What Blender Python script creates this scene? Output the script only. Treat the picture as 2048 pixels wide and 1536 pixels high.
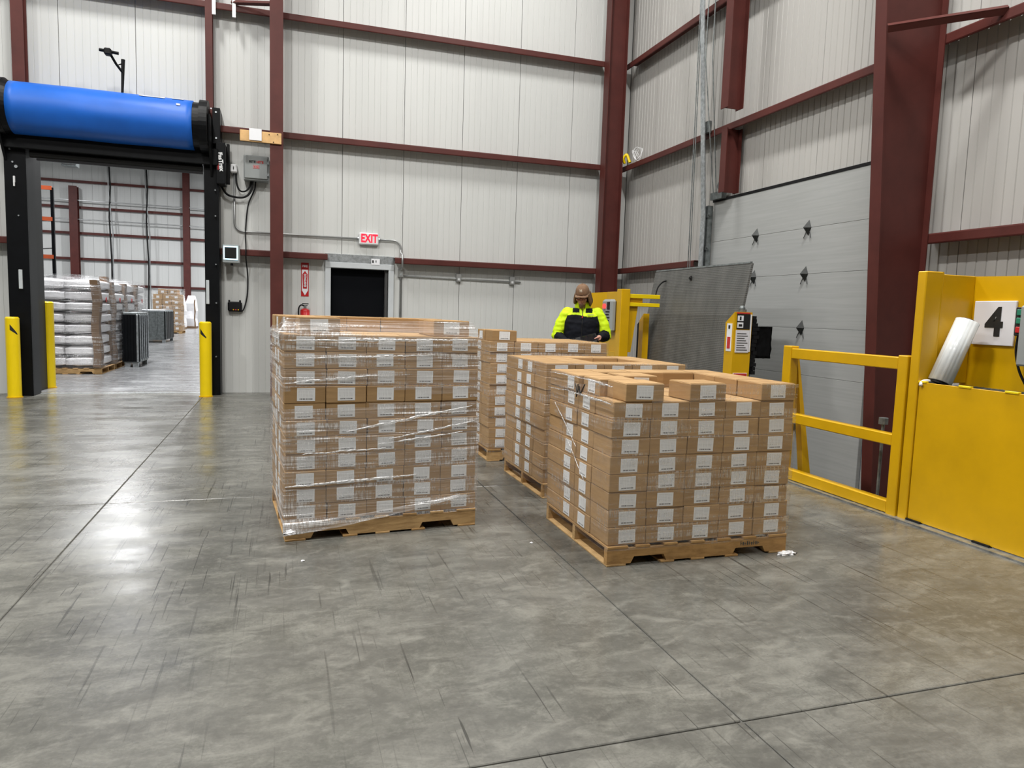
import bpy, bmesh, math, random
from mathutils import Vector, Matrix, noise, Euler
random.seed(7)
for o in list(bpy.data.objects): bpy.data.objects.remove(o)
SC = bpy.context.scene
COL = SC.collection
R = math.radians
PI = math.pi

# ---------------------------------------------------------------- camera, world, lights, exposure
F_PX, YAW, PITCH, ROLL, EYE = 1416.0, 0.312394, -0.0988835, 0.0319533, 1.40
fw = Vector((math.sin(YAW)*math.cos(PITCH), math.cos(YAW)*math.cos(PITCH), math.sin(PITCH)))
r0 = Vector((math.cos(YAW), -math.sin(YAW), 0)); u0 = r0.cross(fw)
rt = r0*math.cos(ROLL)+u0*math.sin(ROLL); up = rt.cross(fw)
cd = bpy.data.cameras.new('camera'); cd.sensor_width = 36; cd.lens = F_PX/2048*36; cd.clip_end = 200; cd.clip_start = .05
cam = bpy.data.objects.new('camera', cd); COL.objects.link(cam)
M3 = Matrix((rt, up, -fw)).transposed(); cam.matrix_world = Matrix.Translation((0, 0, EYE)) @ M3.to_4x4()
SC.camera = cam

w = bpy.data.worlds.new('world'); SC.world = w; w.use_nodes = True
w.node_tree.nodes['Background'].inputs[0].default_value = (.8, .87, 1, 1)
w.node_tree.nodes['Background'].inputs[1].default_value = .05
SC.view_settings.view_transform = 'Standard'; SC.view_settings.look = 'None'
SC.view_settings.gamma = 1; SC.view_settings.use_curve_mapping = False
SC.view_settings.exposure = 0.0

def area_light(x, y, z, sx, sy, power, col=(1, .985, .95)):
    l = bpy.data.lights.new('high_bay_light', 'AREA'); l.shape = 'RECTANGLE'; l.size = sx; l.size_y = sy
    l.energy = power; l.color = col
    o = bpy.data.objects.new('high_bay_light', l); COL.objects.link(o); o.location = (x, y, z)
for x, y, p in ((3.6, 9.4, 195), (-2.0, 9.4, 232), (-7.6, 9.4, 215), (3.6, 3.9, 500), (-2.0, 3.9, 520), (-7.6, 3.9, 400),
                (3.6, -1.8, 190), (-2.0, -1.8, 290), (-7.6, -1.8, 260)):
    area_light(x, y, 9.2, .45, 1.2, p)
for x, y, p in ((-6.0, 28, 900), (-7.0, 36, 520), (-2.5, 43, 2900), (-15, 46, 900), (-3.2, 13.7, 1700), (3, 30, 700)):  # unseen far-room lamps; the one by the doorway added to brighten the sacks
    area_light(x, y, 10.2, .45, 1.2, p, (.97, .98, 1))

# ---------------------------------------------------------------- materials
class NT:
    def __init__(s, name):
        s.m = bpy.data.materials.new(name); s.m.use_nodes = True; s.t = s.m.node_tree; s.t.nodes.clear()
        s.out = s.n('ShaderNodeOutputMaterial')
    def n(s, typ, **kw):
        nd = s.t.nodes.new(typ)
        for k, v in kw.items():
            if k.startswith('i_'):
                key = k[2:]; key = int(key) if key.isdigit() else key.replace('_', ' ')
                sock = nd.inputs[key]
                if isinstance(v, bpy.types.NodeSocket): s.t.links.new(v, sock)
                else: sock.default_value = v
            else: setattr(nd, k, v)
        return nd
    def l(s, a, b): s.t.links.new(a, b)
    def pos(s, scale=(1, 1, 1), rot=(0, 0, 0), obj=False):
        src = s.n('ShaderNodeTexCoord').outputs['Object'] if obj else s.n('ShaderNodeNewGeometry').outputs['Position']
        mp = s.n('ShaderNodeMapping', i_0=src); mp.inputs['Scale'].default_value = scale; mp.inputs['Rotation'].default_value = rot
        return mp.outputs[0]
    def noise(s, vec, scale=1, detail=3, rough=.5, dist=0):
        return s.n('ShaderNodeTexNoise', i_Vector=vec, i_Scale=scale, i_Detail=detail, i_Roughness=rough, i_Distortion=dist).outputs[0]
    def ramp(s, fac, stops):
        r = s.n('ShaderNodeValToRGB', i_0=fac); e = r.color_ramp.elements
        while len(e) < len(stops): e.new(.5)
        for k, (p, c) in zip(e, stops):
            k.position = p; k.color = (c, c, c, 1) if not isinstance(c, tuple) else (*c, 1)
        return r.outputs[0]
    def mix(s, fac, a, b, blend='MIX'):
        n = s.n('ShaderNodeMix', data_type='RGBA', blend_type=blend)
        for i, v in ((0, fac), (6, a), (7, b)):
            if isinstance(v, bpy.types.NodeSocket): s.l(v, n.inputs[i])
            elif i == 0: n.inputs[0].default_value = v
            else: n.inputs[i].default_value = (*v, 1)
        return n.outputs[2]
    def math(s, op, a, b=0.0):
        n = s.n('ShaderNodeMath', operation=op)
        for i, v in ((0, a), (1, b)):
            if isinstance(v, bpy.types.NodeSocket): s.l(v, n.inputs[i])
            else: n.inputs[i].default_value = v
        return n.outputs[0]
    def bump(s, h, strength=.2, dist=.01):
        return s.n('ShaderNodeBump', i_Height=h, i_Strength=strength, i_Distance=dist).outputs[0]
    def bsdf(s, col, rough=.5, metal=0, normal=None, spec=.5, **kw):
        b = s.n('ShaderNodeBsdfPrincipled')
        for k, v in (('Base Color', col), ('Roughness', rough), ('Metallic', metal), ('Specular IOR Level', spec)):
            if isinstance(v, bpy.types.NodeSocket): s.l(v, b.inputs[k])
            else: b.inputs[k].default_value = (*v, 1) if isinstance(v, tuple) else v
        if normal is not None: s.l(normal, b.inputs['Normal'])
        for k, v in kw.items(): b.inputs[k.replace('_', ' ')].default_value = v
        s.l(b.outputs[0], s.out.inputs[0]); return b

def simple(name, col, rough=.5, metal=0, var=.12, scale=4, bump=.0, bscale=60, spec=.5):
    t = NT(name); c = tuple(col)
    f = t.noise(t.pos(), scale, 4, .6)
    lo = tuple(max(0, v*(1-var)) for v in c); hi = tuple(min(1, v*(1+var)) for v in c)
    cc = t.mix(t.ramp(f, ((.3, 0.), (.7, 1.))), lo, hi)
    nm = t.bump(t.noise(t.pos(), bscale, 3), bump, .004) if bump else None
    t.bsdf(cc, rough, metal, nm, spec); return t.m

M = {}
M['steel'] = simple('red_oxide_steel', (.086, .021, .017), .5, var=.15, scale=3, bump=.04, spec=.3)
M['yellow'] = simple('safety_yellow_paint', (.66, .375, .001), .36, var=.08, scale=3, bump=.05)
M['yellow_bright'] = simple('bollard_yellow', (.86, .62, .0), .4, var=.04)
M['black'] = simple('black_powder_coat', (.0025, .003, .004), .42, var=.3, scale=8, spec=.18)
M['rubber'] = simple('black_rubber', (.006, .006, .007), .6, var=.3, spec=.25)
M['darkgrey'] = simple('dark_grey_liner', (.010, .010, .010), .5, spec=.25)
M['midgrey'] = simple('grey_jamb_liner', (.07, .07, .07), .5, spec=.3)
M['grey'] = simple('grey_enclosure', (.30, .32, .32), .35, var=.06)
M['galv'] = simple('galvanised_steel', (.45, .48, .50), .38, .85, var=.3, scale=20)
M['galvdark'] = simple('weathered_galvanised', (.20, .22, .22), .45, .6, var=.35, scale=14)
M['conduit'] = simple('conduit_steel', (.42, .43, .43), .35, .6, var=.15)
M['white'] = simple('white_plastic', (.78, .79, .80), .4, var=.04)
M['frame'] = simple('light_grey_frame', (.56, .59, .61), .4, var=.05)
M['paper'] = simple('paper', (.82, .83, .86), .8, var=.03)
M['red'] = simple('red_paint', (.50, .015, .018), .35, var=.1)
M['matte'] = simple('matte_black_door', (.004, .0045, .006), .9, spec=.1)
M['ink'] = simple('black_ink', (.008, .008, .008), .6)
M['redink'] = simple('red_ink', (.55, .03, .03), .6)
M['orange'] = simple('orange_beam', (.55, .10, .03), .45)
M['blue'] = simple('blue_door_fabric', (.006, .12, .56), .46, var=.10, scale=2, bump=.05)
M['ceil'] = simple('white_roof_liner', (.35, .35, .34), .6, var=.05)
M['reflect'] = simple('silver_photo_eye', (.62, .66, .68), .25, .2)
M['chip'] = simple('cut_groove', (.10, .097, .088), .7)
M['signwhite'] = simple('sign_board', (.74, .73, .76), .5, var=.03)
M['diamond'] = simple('dark_cast_bracket', (.022, .025, .024), .5, .2, var=.5, scale=30)
M['skin'] = simple('skin', (.50, .25, .19), .5, var=.12, scale=20)
M['hair'] = simple('light_brown_hair', (.15, .085, .042), .5, var=.4, scale=60, bump=.5, bscale=90)
M['neon'] = simple('neon_yellow_fabric', (.62, .86, .0), .7, var=.05, bump=.15, bscale=60)
M['cloth'] = simple('black_fabric', (.004, .005, .009), .8, spec=.2, var=.3, bump=.15, bscale=60)
M['trouser'] = simple('dark_trousers', (.02, .022, .03), .8, var=.2)
M['boot'] = simple('brown_boots', (.06, .035, .02), .6)
M['cap'] = simple('brown_cap_cloth', (.20, .115, .065), .85, var=.15, scale=40, bump=.2, bscale=150)
M['stitch'] = simple('pale_stitching', (.7, .65, .55), .8)
M['glass'] = simple('dark_screen', (.01, .01, .012), .12)
M['corner'] = simple('cardboard_edge_board', (.17, .10, .05), .8)

def emis(name, col, s):
    t = NT(name); e = t.n('ShaderNodeEmission'); e.inputs[0].default_value = (*col, 1); e.inputs[1].default_value = s
    t.l(e.outputs[0], t.out.inputs[0]); return t.m
M['exitred'] = emis('lit_exit_letters', (1, .03, .06), 1.6)
M['glow'] = emis('lit_status_bar', (.55, .85, 1), 2.2)
M['redled'] = emis('red_signal_lamp', (1, .10, .09), 1.3)

def wall_mat(name, base):
    t = NT(name)
    f = t.noise(t.pos((.6, .6, .15)), 1.2, 3)
    g = t.noise(t.pos((9, 9, .3)), 1, 2)
    c = t.mix(t.ramp(f, ((.3, 0.), (.75, 1.))), tuple(v*.94 for v in base), base)
    c = t.mix(t.ramp(g, ((.35, .10), (.6, 0.))), c, tuple(v*.7 for v in base))
    t.bsdf(c, .42, 0, t.bump(t.noise(t.pos((40, 40, 2)), 1, 2), .04, .01)); return t.m
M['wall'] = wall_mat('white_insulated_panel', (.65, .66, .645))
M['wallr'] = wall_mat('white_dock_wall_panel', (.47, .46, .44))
M['joint'] = simple('panel_joint', (.20, .20, .195), .7)

def floor_mat(name, tint):
    t = NT(name)
    a = t.noise(t.pos((.55, 1.1, 1)), 1.3, 6, .62, .7)
    b = t.noise(t.pos((2.2, 5.0, 1), (0, 0, .25)), 1.6, 5, .65, .5)
    c = t.noise(t.pos((1, 1, 1)), 26, 4, .7)
    d = t.noise(t.pos((1, 1, 1)), 90, 2, .6)
    base = t.ramp(a, ((.28, tuple(.50*v for v in tint)), (.45, tuple(.82*v for v in tint)), (.58, tuple(1.05*v for v in tint)), (.76, tuple(1.55*v for v in tint))))
    base = t.mix(t.ramp(b, ((.35, .75), (.56, 0.))), base, tuple(.50*v for v in tint))
    base = t.mix(t.ramp(c, ((.45, .0), (.72, .45))), base, tuple(1.45*v for v in tint))
    base = t.mix(t.ramp(d, ((.38, .35), (.55, 0.))), base, tuple(.6*v for v in tint))
    e = t.noise(t.pos((1.2, 2.2, 1), (0, 0, -.4)), 3.4, 5, .7, .8)
    base = t.mix(t.ramp(e, ((.36, .55), (.50, 0.))), base, tuple(.55*v for v in tint))
    base = t.mix(t.ramp(e, ((.52, .0), (.70, .55))), base, tuple(1.6*v for v in tint))
    col = base
    for ang, sx, sy, lo, hi, amt in ((.08, 55, 1.0, .70, .712, .85), (-.35, 48, .9, .71, .722, .75), (.9, 44, .9, .715, .727, .6), (.25, 70, 1.6, .70, .715, .7)):
        s_ = t.noise(t.pos((sx, sy, 1), (0, 0, ang)), 1.0, 2, .5, .15)
        m_ = t.noise(t.pos((.7, .7, 1), (0, 0, ang*3)), 1.0, 2)
        k = t.math('MULTIPLY', t.ramp(s_, ((lo-.035, 0.), (hi-.035, amt))), t.ramp(m_, ((.42, 0.), (.58, 1.))))
        col = t.mix(k, col, tuple(.22*v for v in tint))
    rg = t.ramp(t.noise(t.pos((.8, 1.6, 1)), 1.7, 5, .65), ((.3, .17), (.7, .36)))
    bm = t.bump(t.noise(t.pos((1, 1, 1)), 14, 4, .6), .10, .006)
    t.bsdf(col, rg, 0, bm, .5); return t.m
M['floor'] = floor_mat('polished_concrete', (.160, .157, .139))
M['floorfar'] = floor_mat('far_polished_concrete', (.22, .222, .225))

def carton_mat():
    t = NT('corrugated_cardboard')
    oi = t.n('ShaderNodeObjectInfo').outputs['Random']
    f = t.noise(t.pos((1, 1, 6)), 9, 3)
    c = t.mix(oi, (.40, .25, .114), (.50, .32, .155))
    c = t.mix(t.ramp(f, ((.3, .35), (.7, 0.))), c, (.25, .145, .07))
    t.bsdf(c, .75, 0, t.bump(t.noise(t.pos((1, 1, 1)), 120, 2), .08, .003), .25); return t.m
M['carton'] = carton_mat()

def label_mat():
    t = NT('printed_carton_label')
    tc = t.n('ShaderNodeTexCoord').outputs['Generated']
    sp = t.n('ShaderNodeSeparateXYZ', i_0=tc)
    # object-space u across the label (x of the label mesh), v up
    u, v = sp.outputs[0], sp.outputs[2]
    def band(x, a, b): return t.math('MULTIPLY', t.math('GREATER_THAN', x, a), t.math('LESS_THAN', x, b))
    cb = t.n('ShaderNodeCombineXYZ', i_0=u, i_1=v)
    n1 = t.n('ShaderNodeTexNoise', i_Vector=t.n('ShaderNodeMapping', i_0=cb.outputs[0], i_Scale=(46, 1.2, 1)).outputs[0], i_Scale=1., i_Detail=1.).outputs[0]
    rows = t.math('GREATER_THAN', t.math('FRACT', t.math('MULTIPLY', v, 9.0)), .45)
    fine = t.math('MULTIPLY', t.math('MULTIPLY', t.math('GREATER_THAN', n1, .47), rows), t.math('MULTIPLY', band(v, .3, .93), band(u, .07, .93)))
    n2 = t.n('ShaderNodeTexNoise', i_Vector=t.n('ShaderNodeMapping', i_0=cb.outputs[0], i_Scale=(34, .3, 1)).outputs[0], i_Scale=1., i_Detail=0.).outputs[0]
    bold = t.math('MULTIPLY', t.math('GREATER_THAN', n2, .44), t.math('MULTIPLY', band(v, .10, .2), band(u, .14, .86)))
    c = t.mix(t.math('MULTIPLY', fine, .30), (.86, .87, .88), (.30, .30, .31))
    c = t.mix(t.math('MULTIPLY', bold, .85), c, (.10, .10, .11))
    t.bsdf(c, .55, 0, None, .4); return t.m
M['label'] = label_mat()

def wood_mat():
    t = NT('pallet_wood')
    oi = t.n('ShaderNodeObjectInfo').outputs['Random']
    f = t.noise(t.pos((6, 6, 30)), 1.5, 4, .6, .6)
    g = t.noise(t.pos(), 5, 4, .6)
    c = t.mix(oi, (.46, .27, .105), (.60, .40, .19))
    c = t.mix(t.ramp(f, ((.35, .55), (.6, 0.))), c, (.26, .14, .05))
    c = t.mix(t.ramp(g, ((.55, .0), (.75, .5))), c, (.10, .055, .025))
    t.bsdf(c, .75, 0, t.bump(f, .2, .004), .25); return t.m
M['wood'] = wood_mat()
M['pine'] = simple('pine_board', (.68, .42, .18), .7, var=.15, scale=9)

def film_mat(name, haze, gloss, bump, sx, tilt=7, rough=.30, layers=None):
    t = NT(name)
    st = t.noise(t.pos((.8, .8, 17), (R(tilt), R(tilt), 0)), 1.5, 5, .62, .5)     # bands of gathered film, also masking the painted glare
    mi = t.noise(t.pos((95, 95, 12)), 1.0, 2, .6, .6)                             # fine upright crinkle
    big = t.noise(t.pos((1.5, 1.5, 2.2)), 1.5, 3, .5)
    band = t.math('MULTIPLY', t.ramp(st, ((.47, .0), (.58, 1.))), t.ramp(big, ((.38, .08), (.54, 1.))))
    if layers:   # glare painted in by height, strongest at foot, middle and top
        zz = t.math('MULTIPLY', t.n('ShaderNodeSeparateXYZ', i_0=t.n('ShaderNodeNewGeometry').outputs['Position']).outputs[2], .7)
        band = t.math('MULTIPLY', band, t.ramp(zz, layers))
    crk = t.math('ADD', t.math('MULTIPLY', t.ramp(mi, ((.45, 0.), (.60, 1.))), .75), .25)
    fac = t.math('ADD', t.math('MULTIPLY', t.math('MULTIPLY', band, crk), gloss), .05)
    hb = t.noise(t.pos((1.1, 1.1, 46), (R(tilt), R(tilt), 0)), 1.0, 1.5, .5, .6)   # gathers running round the load
    h = t.math('ADD', hb, t.math('MULTIPLY', mi, sx))
    nm = t.bump(h, bump, .014)
    gl = t.n('ShaderNodeBsdfGlossy', i_Roughness=rough, i_Normal=nm, i_Color=(1, 1, 1, 1))
    df = t.n('ShaderNodeBsdfDiffuse', i_Color=(.82, .82, .84, 1), i_Normal=nm)
    tr = t.n('ShaderNodeBsdfTransparent', i_Color=(.98, .98, .98, 1))
    m1 = t.n('ShaderNodeMixShader', i_0=fac, i_1=tr.outputs[0], i_2=gl.outputs[0])
    hz = t.math('ADD', t.math('MULTIPLY', t.math('MULTIPLY', band, crk), haze), haze*.16)  # white diffuse along the bands stands in for glare
    m2 = t.n('ShaderNodeMixShader', i_0=hz, i_1=m1.outputs[0], i_2=df.outputs[0])
    t.l(m2.outputs[0], t.out.inputs[0]); return t.m
M['film_heavy'] = film_mat('crinkled_stretch_film', .55, .95, 1., .12, 8, .5, ((0, .9), (.13, .8), (.20, .3), (.36, .45), (.50, .8), (.58, .3), (.66, .55), (.76, 1.), (1, 1.)))
M['film'] = film_mat('clear_stretch_film', .09, .30, .9, .2, 3, .45)
M['film_far'] = film_mat('glossy_stretch_film', .15, .45, 1., .25)
t_ = NT('film_fold_and_glare')
g_ = t_.n('ShaderNodeBsdfGlossy', i_Roughness=.42, i_Normal=t_.bump(t_.noise(t_.pos((70, 70, 20)), 1.0, 2), 1., .01)); d_ = t_.n('ShaderNodeBsdfDiffuse', i_Color=(.85, .85, .86, 1)); tr_ = t_.n('ShaderNodeBsdfTransparent')
a_ = t_.n('ShaderNodeMixShader', i_0=.5, i_1=g_.outputs[0], i_2=d_.outputs[0])
b_ = t_.n('ShaderNodeMixShader', i_0=t_.ramp(t_.noise(t_.pos((40, 40, 60)), 1.0, 2), ((.38, .15), (.58, .9))), i_1=tr_.outputs[0], i_2=a_.outputs[0]); t_.l(b_.outputs[0], t_.out.inputs[0]); M['film_glare_fold'] = t_.m
M['scrap'] = simple('crumpled_film', (.8, .8, .82), .2, var=.1, bump=.6, bscale=40)
M['rollfilm'] = simple('rolled_film', (.74, .77, .78), .16, var=.06, bump=.02)

def plate_mat():
    t = NT('diamond_tread_plate')
    p = t.pos((1, 1, 1))
    sp = t.n('ShaderNodeSeparateXYZ', i_0=p)
    a = t.math('SINE', t.math('MULTIPLY', t.math('ADD', sp.outputs[1], sp.outputs[2]), 150.))
    b = t.math('SINE', t.math('MULTIPLY', t.math('SUBTRACT', sp.outputs[1], sp.outputs[2]), 150.))
    h = t.math('MAXIMUM', t.math('MULTIPLY', a, b), 0.)
    f = t.noise(t.pos((1, 3, .6)), 2.5, 4, .6)
    c = t.mix(t.ramp(f, ((.3, 0.), (.7, 1.))), (.085, .087, .083), (.15, .15, .143))
    c = t.mix(t.math('MULTIPLY', h, .5), c, (.23, .23, .22))
    t.bsdf(c, .45, .25, t.bump(h, .5, .004), .4); return t.m
M['plate'] = plate_mat()

def sack_mat():
    t = NT('white_printed_sack')
    p = t.pos((1, 1, 1), obj=True)
    sp = t.n('ShaderNodeSeparateXYZ', i_0=p)
    def band(x, a, b): return t.math('MULTIPLY', t.math('GREATER_THAN', x, a), t.math('LESS_THAN', x, b))
    n1 = t.noise(t.pos((60, 60, 14), obj=True), 1.0, 1)
    k = t.math('MULTIPLY', t.math('GREATER_THAN', n1, .55), t.math('MULTIPLY', band(sp.outputs[2], .07, .15), band(sp.outputs[0], .06, .4)))
    c = t.mix(t.math('MULTIPLY', k, .65), (.85, .84, .85), (.42, .12, .12))
    t.bsdf(c, .4, 0, t.bump(t.noise(t.pos(), 9, 4), .35, .03)); return t.m
M['sack'] = sack_mat()

def door_mat():
    t = NT('grey_sectional_door_skin')
    f = t.noise(t.pos((1, 1, 30)), 1.3, 3)
    g = t.noise(t.pos((1, 60, 60)), 1.0, 2)
    c = t.mix(t.ramp(f, ((.3, 0.), (.7, 1.))), (.36, .37, .365), (.41, .42, .415))
    t.bsdf(c, .45, 0, t.bump(g, .06, .003)); return t.m
M['ddoor'] = door_mat()

# ---------------------------------------------------------------- mesh builder
class MB:
    def __init__(s): s.bm = bmesh.new()
    def box(s, x0, y0, z0, x1, y1, z1, bev=0, mat=None):
        r = bmesh.ops.create_cube(s.bm, size=1); vs = r['verts']
        for v in vs: v.co = Vector(((x0+x1)/2+v.co.x*(x1-x0), (y0+y1)/2+v.co.y*(y1-y0), (z0+z1)/2+v.co.z*(z1-z0)))
        if mat is not None:
            for v in vs: v.co = mat @ v.co
        if bev:
            es = list({e for v in vs for e in v.link_edges})
            bmesh.ops.bevel(s.bm, geom=es, offset=bev, segments=1, affect='EDGES', clamp_overlap=True)
        return s
    def cyl(s, p0, p1, r, seg=12, r2=None, caps=True):
        p0, p1 = Vector(p0), Vector(p1); d = p1-p0
        q = Vector((0, 0, 1)).rotation_difference(d.normalized()).to_matrix().to_4x4()
        m = Matrix.Translation((p0+p1)/2) @ q
        bmesh.ops.create_cone(s.bm, cap_ends=caps, segments=seg, radius1=r, radius2=r if r2 is None else r2, depth=d.length, matrix=m)
        return s
    def sph(s, c, r, sx=1, sy=1, sz=1, seg=16, rot=None):
        m = Matrix.Translation(c) @ (rot.to_4x4() if rot else Matrix()) @ Matrix.Diagonal((sx, sy, sz, 1))
        bmesh.ops.create_uvsphere(s.bm, u_segments=seg, v_segments=max(6, seg*2//3), radius=r, matrix=m); return s
    def tube(s, pts, r, seg=8, closed=False):
        pts = [Vector(p) for p in pts]; rings = []; n = len(pts); prev = None
        for i, p in enumerate(pts):
            d = (pts[min(i+1, n-1)]-pts[max(i-1, 0)]).normalized()
            a = Vector((0, 0, 1)) if abs(d.z) < .9 else Vector((1, 0, 0))
            if prev is not None: a = prev
            x = (a-d*a.dot(d)).normalized(); prev = x; y = d.cross(x)
            rr = r[i] if isinstance(r, (list, tuple)) else r
            rings.append([s.bm.verts.new(p+x*math.cos(2*PI*k/seg)*rr+y*math.sin(2*PI*k/seg)*rr) for k in range(seg)])
        for a, b in zip(rings, rings[1:]):
            for k in range(seg): s.bm.faces.new((a[k], a[(k+1) % seg], b[(k+1) % seg], b[k]))
        s.bm.faces.new(rings[0][::-1]); s.bm.faces.new(rings[-1]); return s
    def loft(s, rings, cap=True):
        vs = [[s.bm.verts.new(p) for p in rg] for rg in rings]; n = len(vs[0])
        for a, b in zip(vs, vs[1:]):
            for k in range(n): s.bm.faces.new((a[k], a[(k+1) % n], b[(k+1) % n], b[k]))
        if cap: s.bm.faces.new(vs[0][::-1]); s.bm.faces.new(vs[-1])
        return s
    def prism(s, poly, vec):
        poly = [Vector(p) for p in poly]; vec = Vector(vec)
        a = [s.bm.verts.new(p) for p in poly]; b = [s.bm.verts.new(p+vec) for p in poly]; n = len(a)
        s.bm.faces.new(a); s.bm.faces.new(b[::-1])
        for k in range(n): s.bm.faces.new((a[k], b[k], b[(k+1) % n], a[(k+1) % n]))
        return s
    def quad(s, *ps): s.bm.faces.new([s.bm.verts.new(p) for p in ps]); return s
    def build(s, name, mat, parent=None, smooth=False, local=False):
        bmesh.ops.recalc_face_normals(s.bm, faces=s.bm.faces)
        me = bpy.data.meshes.new(name)
        if parent is not None and not local:
            off = parent.location.copy(); p = parent
            while p.parent is not None: p = p.parent; off += p.location
            bmesh.ops.translate(s.bm, verts=s.bm.verts, vec=-off)
        s.bm.to_mesh(me); s.bm.free()
        if mat is not None: me.materials.append(mat)
        if smooth: me.polygons.foreach_set('use_smooth', [True]*len(me.polygons))
        o = bpy.data.objects.new(name, me); COL.objects.link(o)
        if parent is not None: o.parent = parent
        return o
def tag(o, label=None, cat=None, group=None, kind=None):
    if label: o['label'] = label
    if cat: o['category'] = cat
    if group: o['group'] = group
    if kind: o['kind'] = kind
    return o
def empty(name, loc, label, cat, group=None, kind=None, rz=0):
    o = bpy.data.objects.new(name, None); COL.objects.link(o); o.location = loc; o.rotation_euler.z = rz
    o.empty_display_size = .1
    return tag(o, label, cat, group, kind)
def copy_tree(o, parent=None):
    c = o.copy(); COL.objects.link(c)
    if parent is not None: c.parent = parent
    for ch in list(o.children): copy_tree(ch, c)
    return c
def text(name, body, size, mat, loc, right, upv, parent=None, depth=.001, sx=1.0, align='CENTER', bold=0):
    cu = bpy.data.curves.new(name, 'FONT'); cu.body = body; cu.size = size; cu.extrude = depth; cu.align_x = align; cu.align_y = 'CENTER'
    cu.offset = bold; cu.resolution_u = 4
    tmp = bpy.data.objects.new('tmp_text', cu); COL.objects.link(tmp)
    me = bpy.data.meshes.new_from_object(tmp.evaluated_get(bpy.context.evaluated_depsgraph_get()))
    bpy.data.objects.remove(tmp); bpy.data.curves.remove(cu)
    me.name = name; me.materials.clear(); me.materials.append(mat)
    x = Vector(right).normalized(); y = Vector(upv).normalized(); z = x.cross(y)
    m = Matrix((x*sx, y, z)).transposed().to_4x4()
    loc = Vector(loc)
    o = bpy.data.objects.new(name, me); COL.objects.link(o)
    if parent is not None:
        p = parent
        while p is not None: loc -= p.location; p = p.parent
        o.parent = parent
    me.transform(Matrix.Translation(loc) @ m)
    return o
def smooth_pts(pts, n=6):
    pts = [Vector(p) for p in pts]; out = []
    for i in range(len(pts)-1):
        p0 = pts[max(i-1, 0)]; p1 = pts[i]; p2 = pts[i+1]; p3 = pts[min(i+2, len(pts)-1)]
        for k in range(n):
            t = k/n
            out.append(.5*((2*p1)+(p2-p0)*t+(2*p0-5*p1+4*p2-p3)*t*t+(3*p1-p0-3*p2+p3)*t**3))
    out.append(pts[-1]); return out
ORD = ['', 'first', 'second', 'third', 'fourth', 'fifth', 'sixth', 'seventh', 'eighth', 'ninth', 'tenth', 'eleventh', 'twelfth']
YB, XR = 12.10, 6.00          # inner faces of the back wall and of the dock wall

# ================================================================ SETTING
# floor: a dark bed seen in the saw cuts, one slab per bay
floor = MB()
floor.box(-25, -20, -.35, 4.36, 12.35, -.007).box(4.36, -20, -.35, 8, 3.90, -.007).box(4.36, 9.75, -.35, 8, 12.35, -.007)
floor.box(-25, 12.35, -.35, 8, 56, -.007)
floor = floor.build('floor', M['chip']); tag(floor, 'grey polished concrete warehouse floor with saw cut joints', 'floor', kind='structure')
gx = [-25, -17.47, -14.755, -12.04, -9.325, -6.61, -3.895, -1.18, 1.535, 4.30, 8]; gy = [-20, -11.7, -8.3, -4.87, -1.44, 1.99, 5.42, 8.85, 12.28]
G = .004
for i in range(len(gx)-1):
    for j in range(len(gy)-1):
        x0, x1, y0, y1 = gx[i]+G, gx[i+1]-G, gy[j]+G, gy[j+1]-G
        if gx[i] >= 4.2:
            if y0 > 3.9 and y1 < 9.0: continue
            if y0 < 3.9 < y1: y1 = 3.9
            if y0 < 9.75 < y1: y0 = 9.75
        MB().box(x0, y0, -.05, x1, y1, 0, .003).build('slab', M['floor'], floor)
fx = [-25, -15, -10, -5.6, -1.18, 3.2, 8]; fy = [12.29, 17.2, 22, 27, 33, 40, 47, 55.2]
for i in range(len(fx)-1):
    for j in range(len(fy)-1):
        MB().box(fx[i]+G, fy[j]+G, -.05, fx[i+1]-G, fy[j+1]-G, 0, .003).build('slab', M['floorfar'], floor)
b = MB(); b.box(4.36, 3.9, -1.25, 8, 9.75, -1.2); b.box(4.31, 3.9, -1.2, 4.36, 9.75, -.03); b.box(4.36, 3.85, -1.2, 8, 3.9, -.05); b.box(4.36, 9.75, -1.2, 8, 9.8, -.05)
b.build('dock_pit', M['chip'], floor)
b = MB(); b.box(4.22, 1.0, 0, 4.30, 9.75, .012)
b.build('curb_angle', M['galv'], floor)
MB().box(-3.55, 12.05, 0, -1.1, 12.10, .004).build('threshold_strip', M['galv'], floor)

def ribbed(m, a0, a1, z0, z1, axis, face, inward, pitch=.0995, gw=.010, gd=.004):
    """a wall panel between a0..a1 along the wall, grooves cut every pitch"""
    prof = [(a0, .035), (a0, 0)]
    k = 1
    while a0+k*pitch < a1-.02:
        c = a0+k*pitch; prof += [(c-gw/2, 0), (c-gw/4, gd), (c+gw/4, gd), (c+gw/2, 0)]; k += 1
    prof += [(a1, 0), (a1, .035)]
    def P(a, d, z):
        return (a, face+d*inward, z) if axis == 'x' else (face+d*inward, a, z)
    lo = [m.bm.verts.new(P(a, d, z0)) for a, d in prof]; hi = [m.bm.verts.new(P(a, d, z1)) for a, d in prof]
    for i in range(len(prof)-1): m.bm.faces.new((lo[i], lo[i+1], hi[i+1], hi[i]))
    m.bm.faces.new(lo); m.bm.faces.new(hi[::-1])
HT = 10.6
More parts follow.
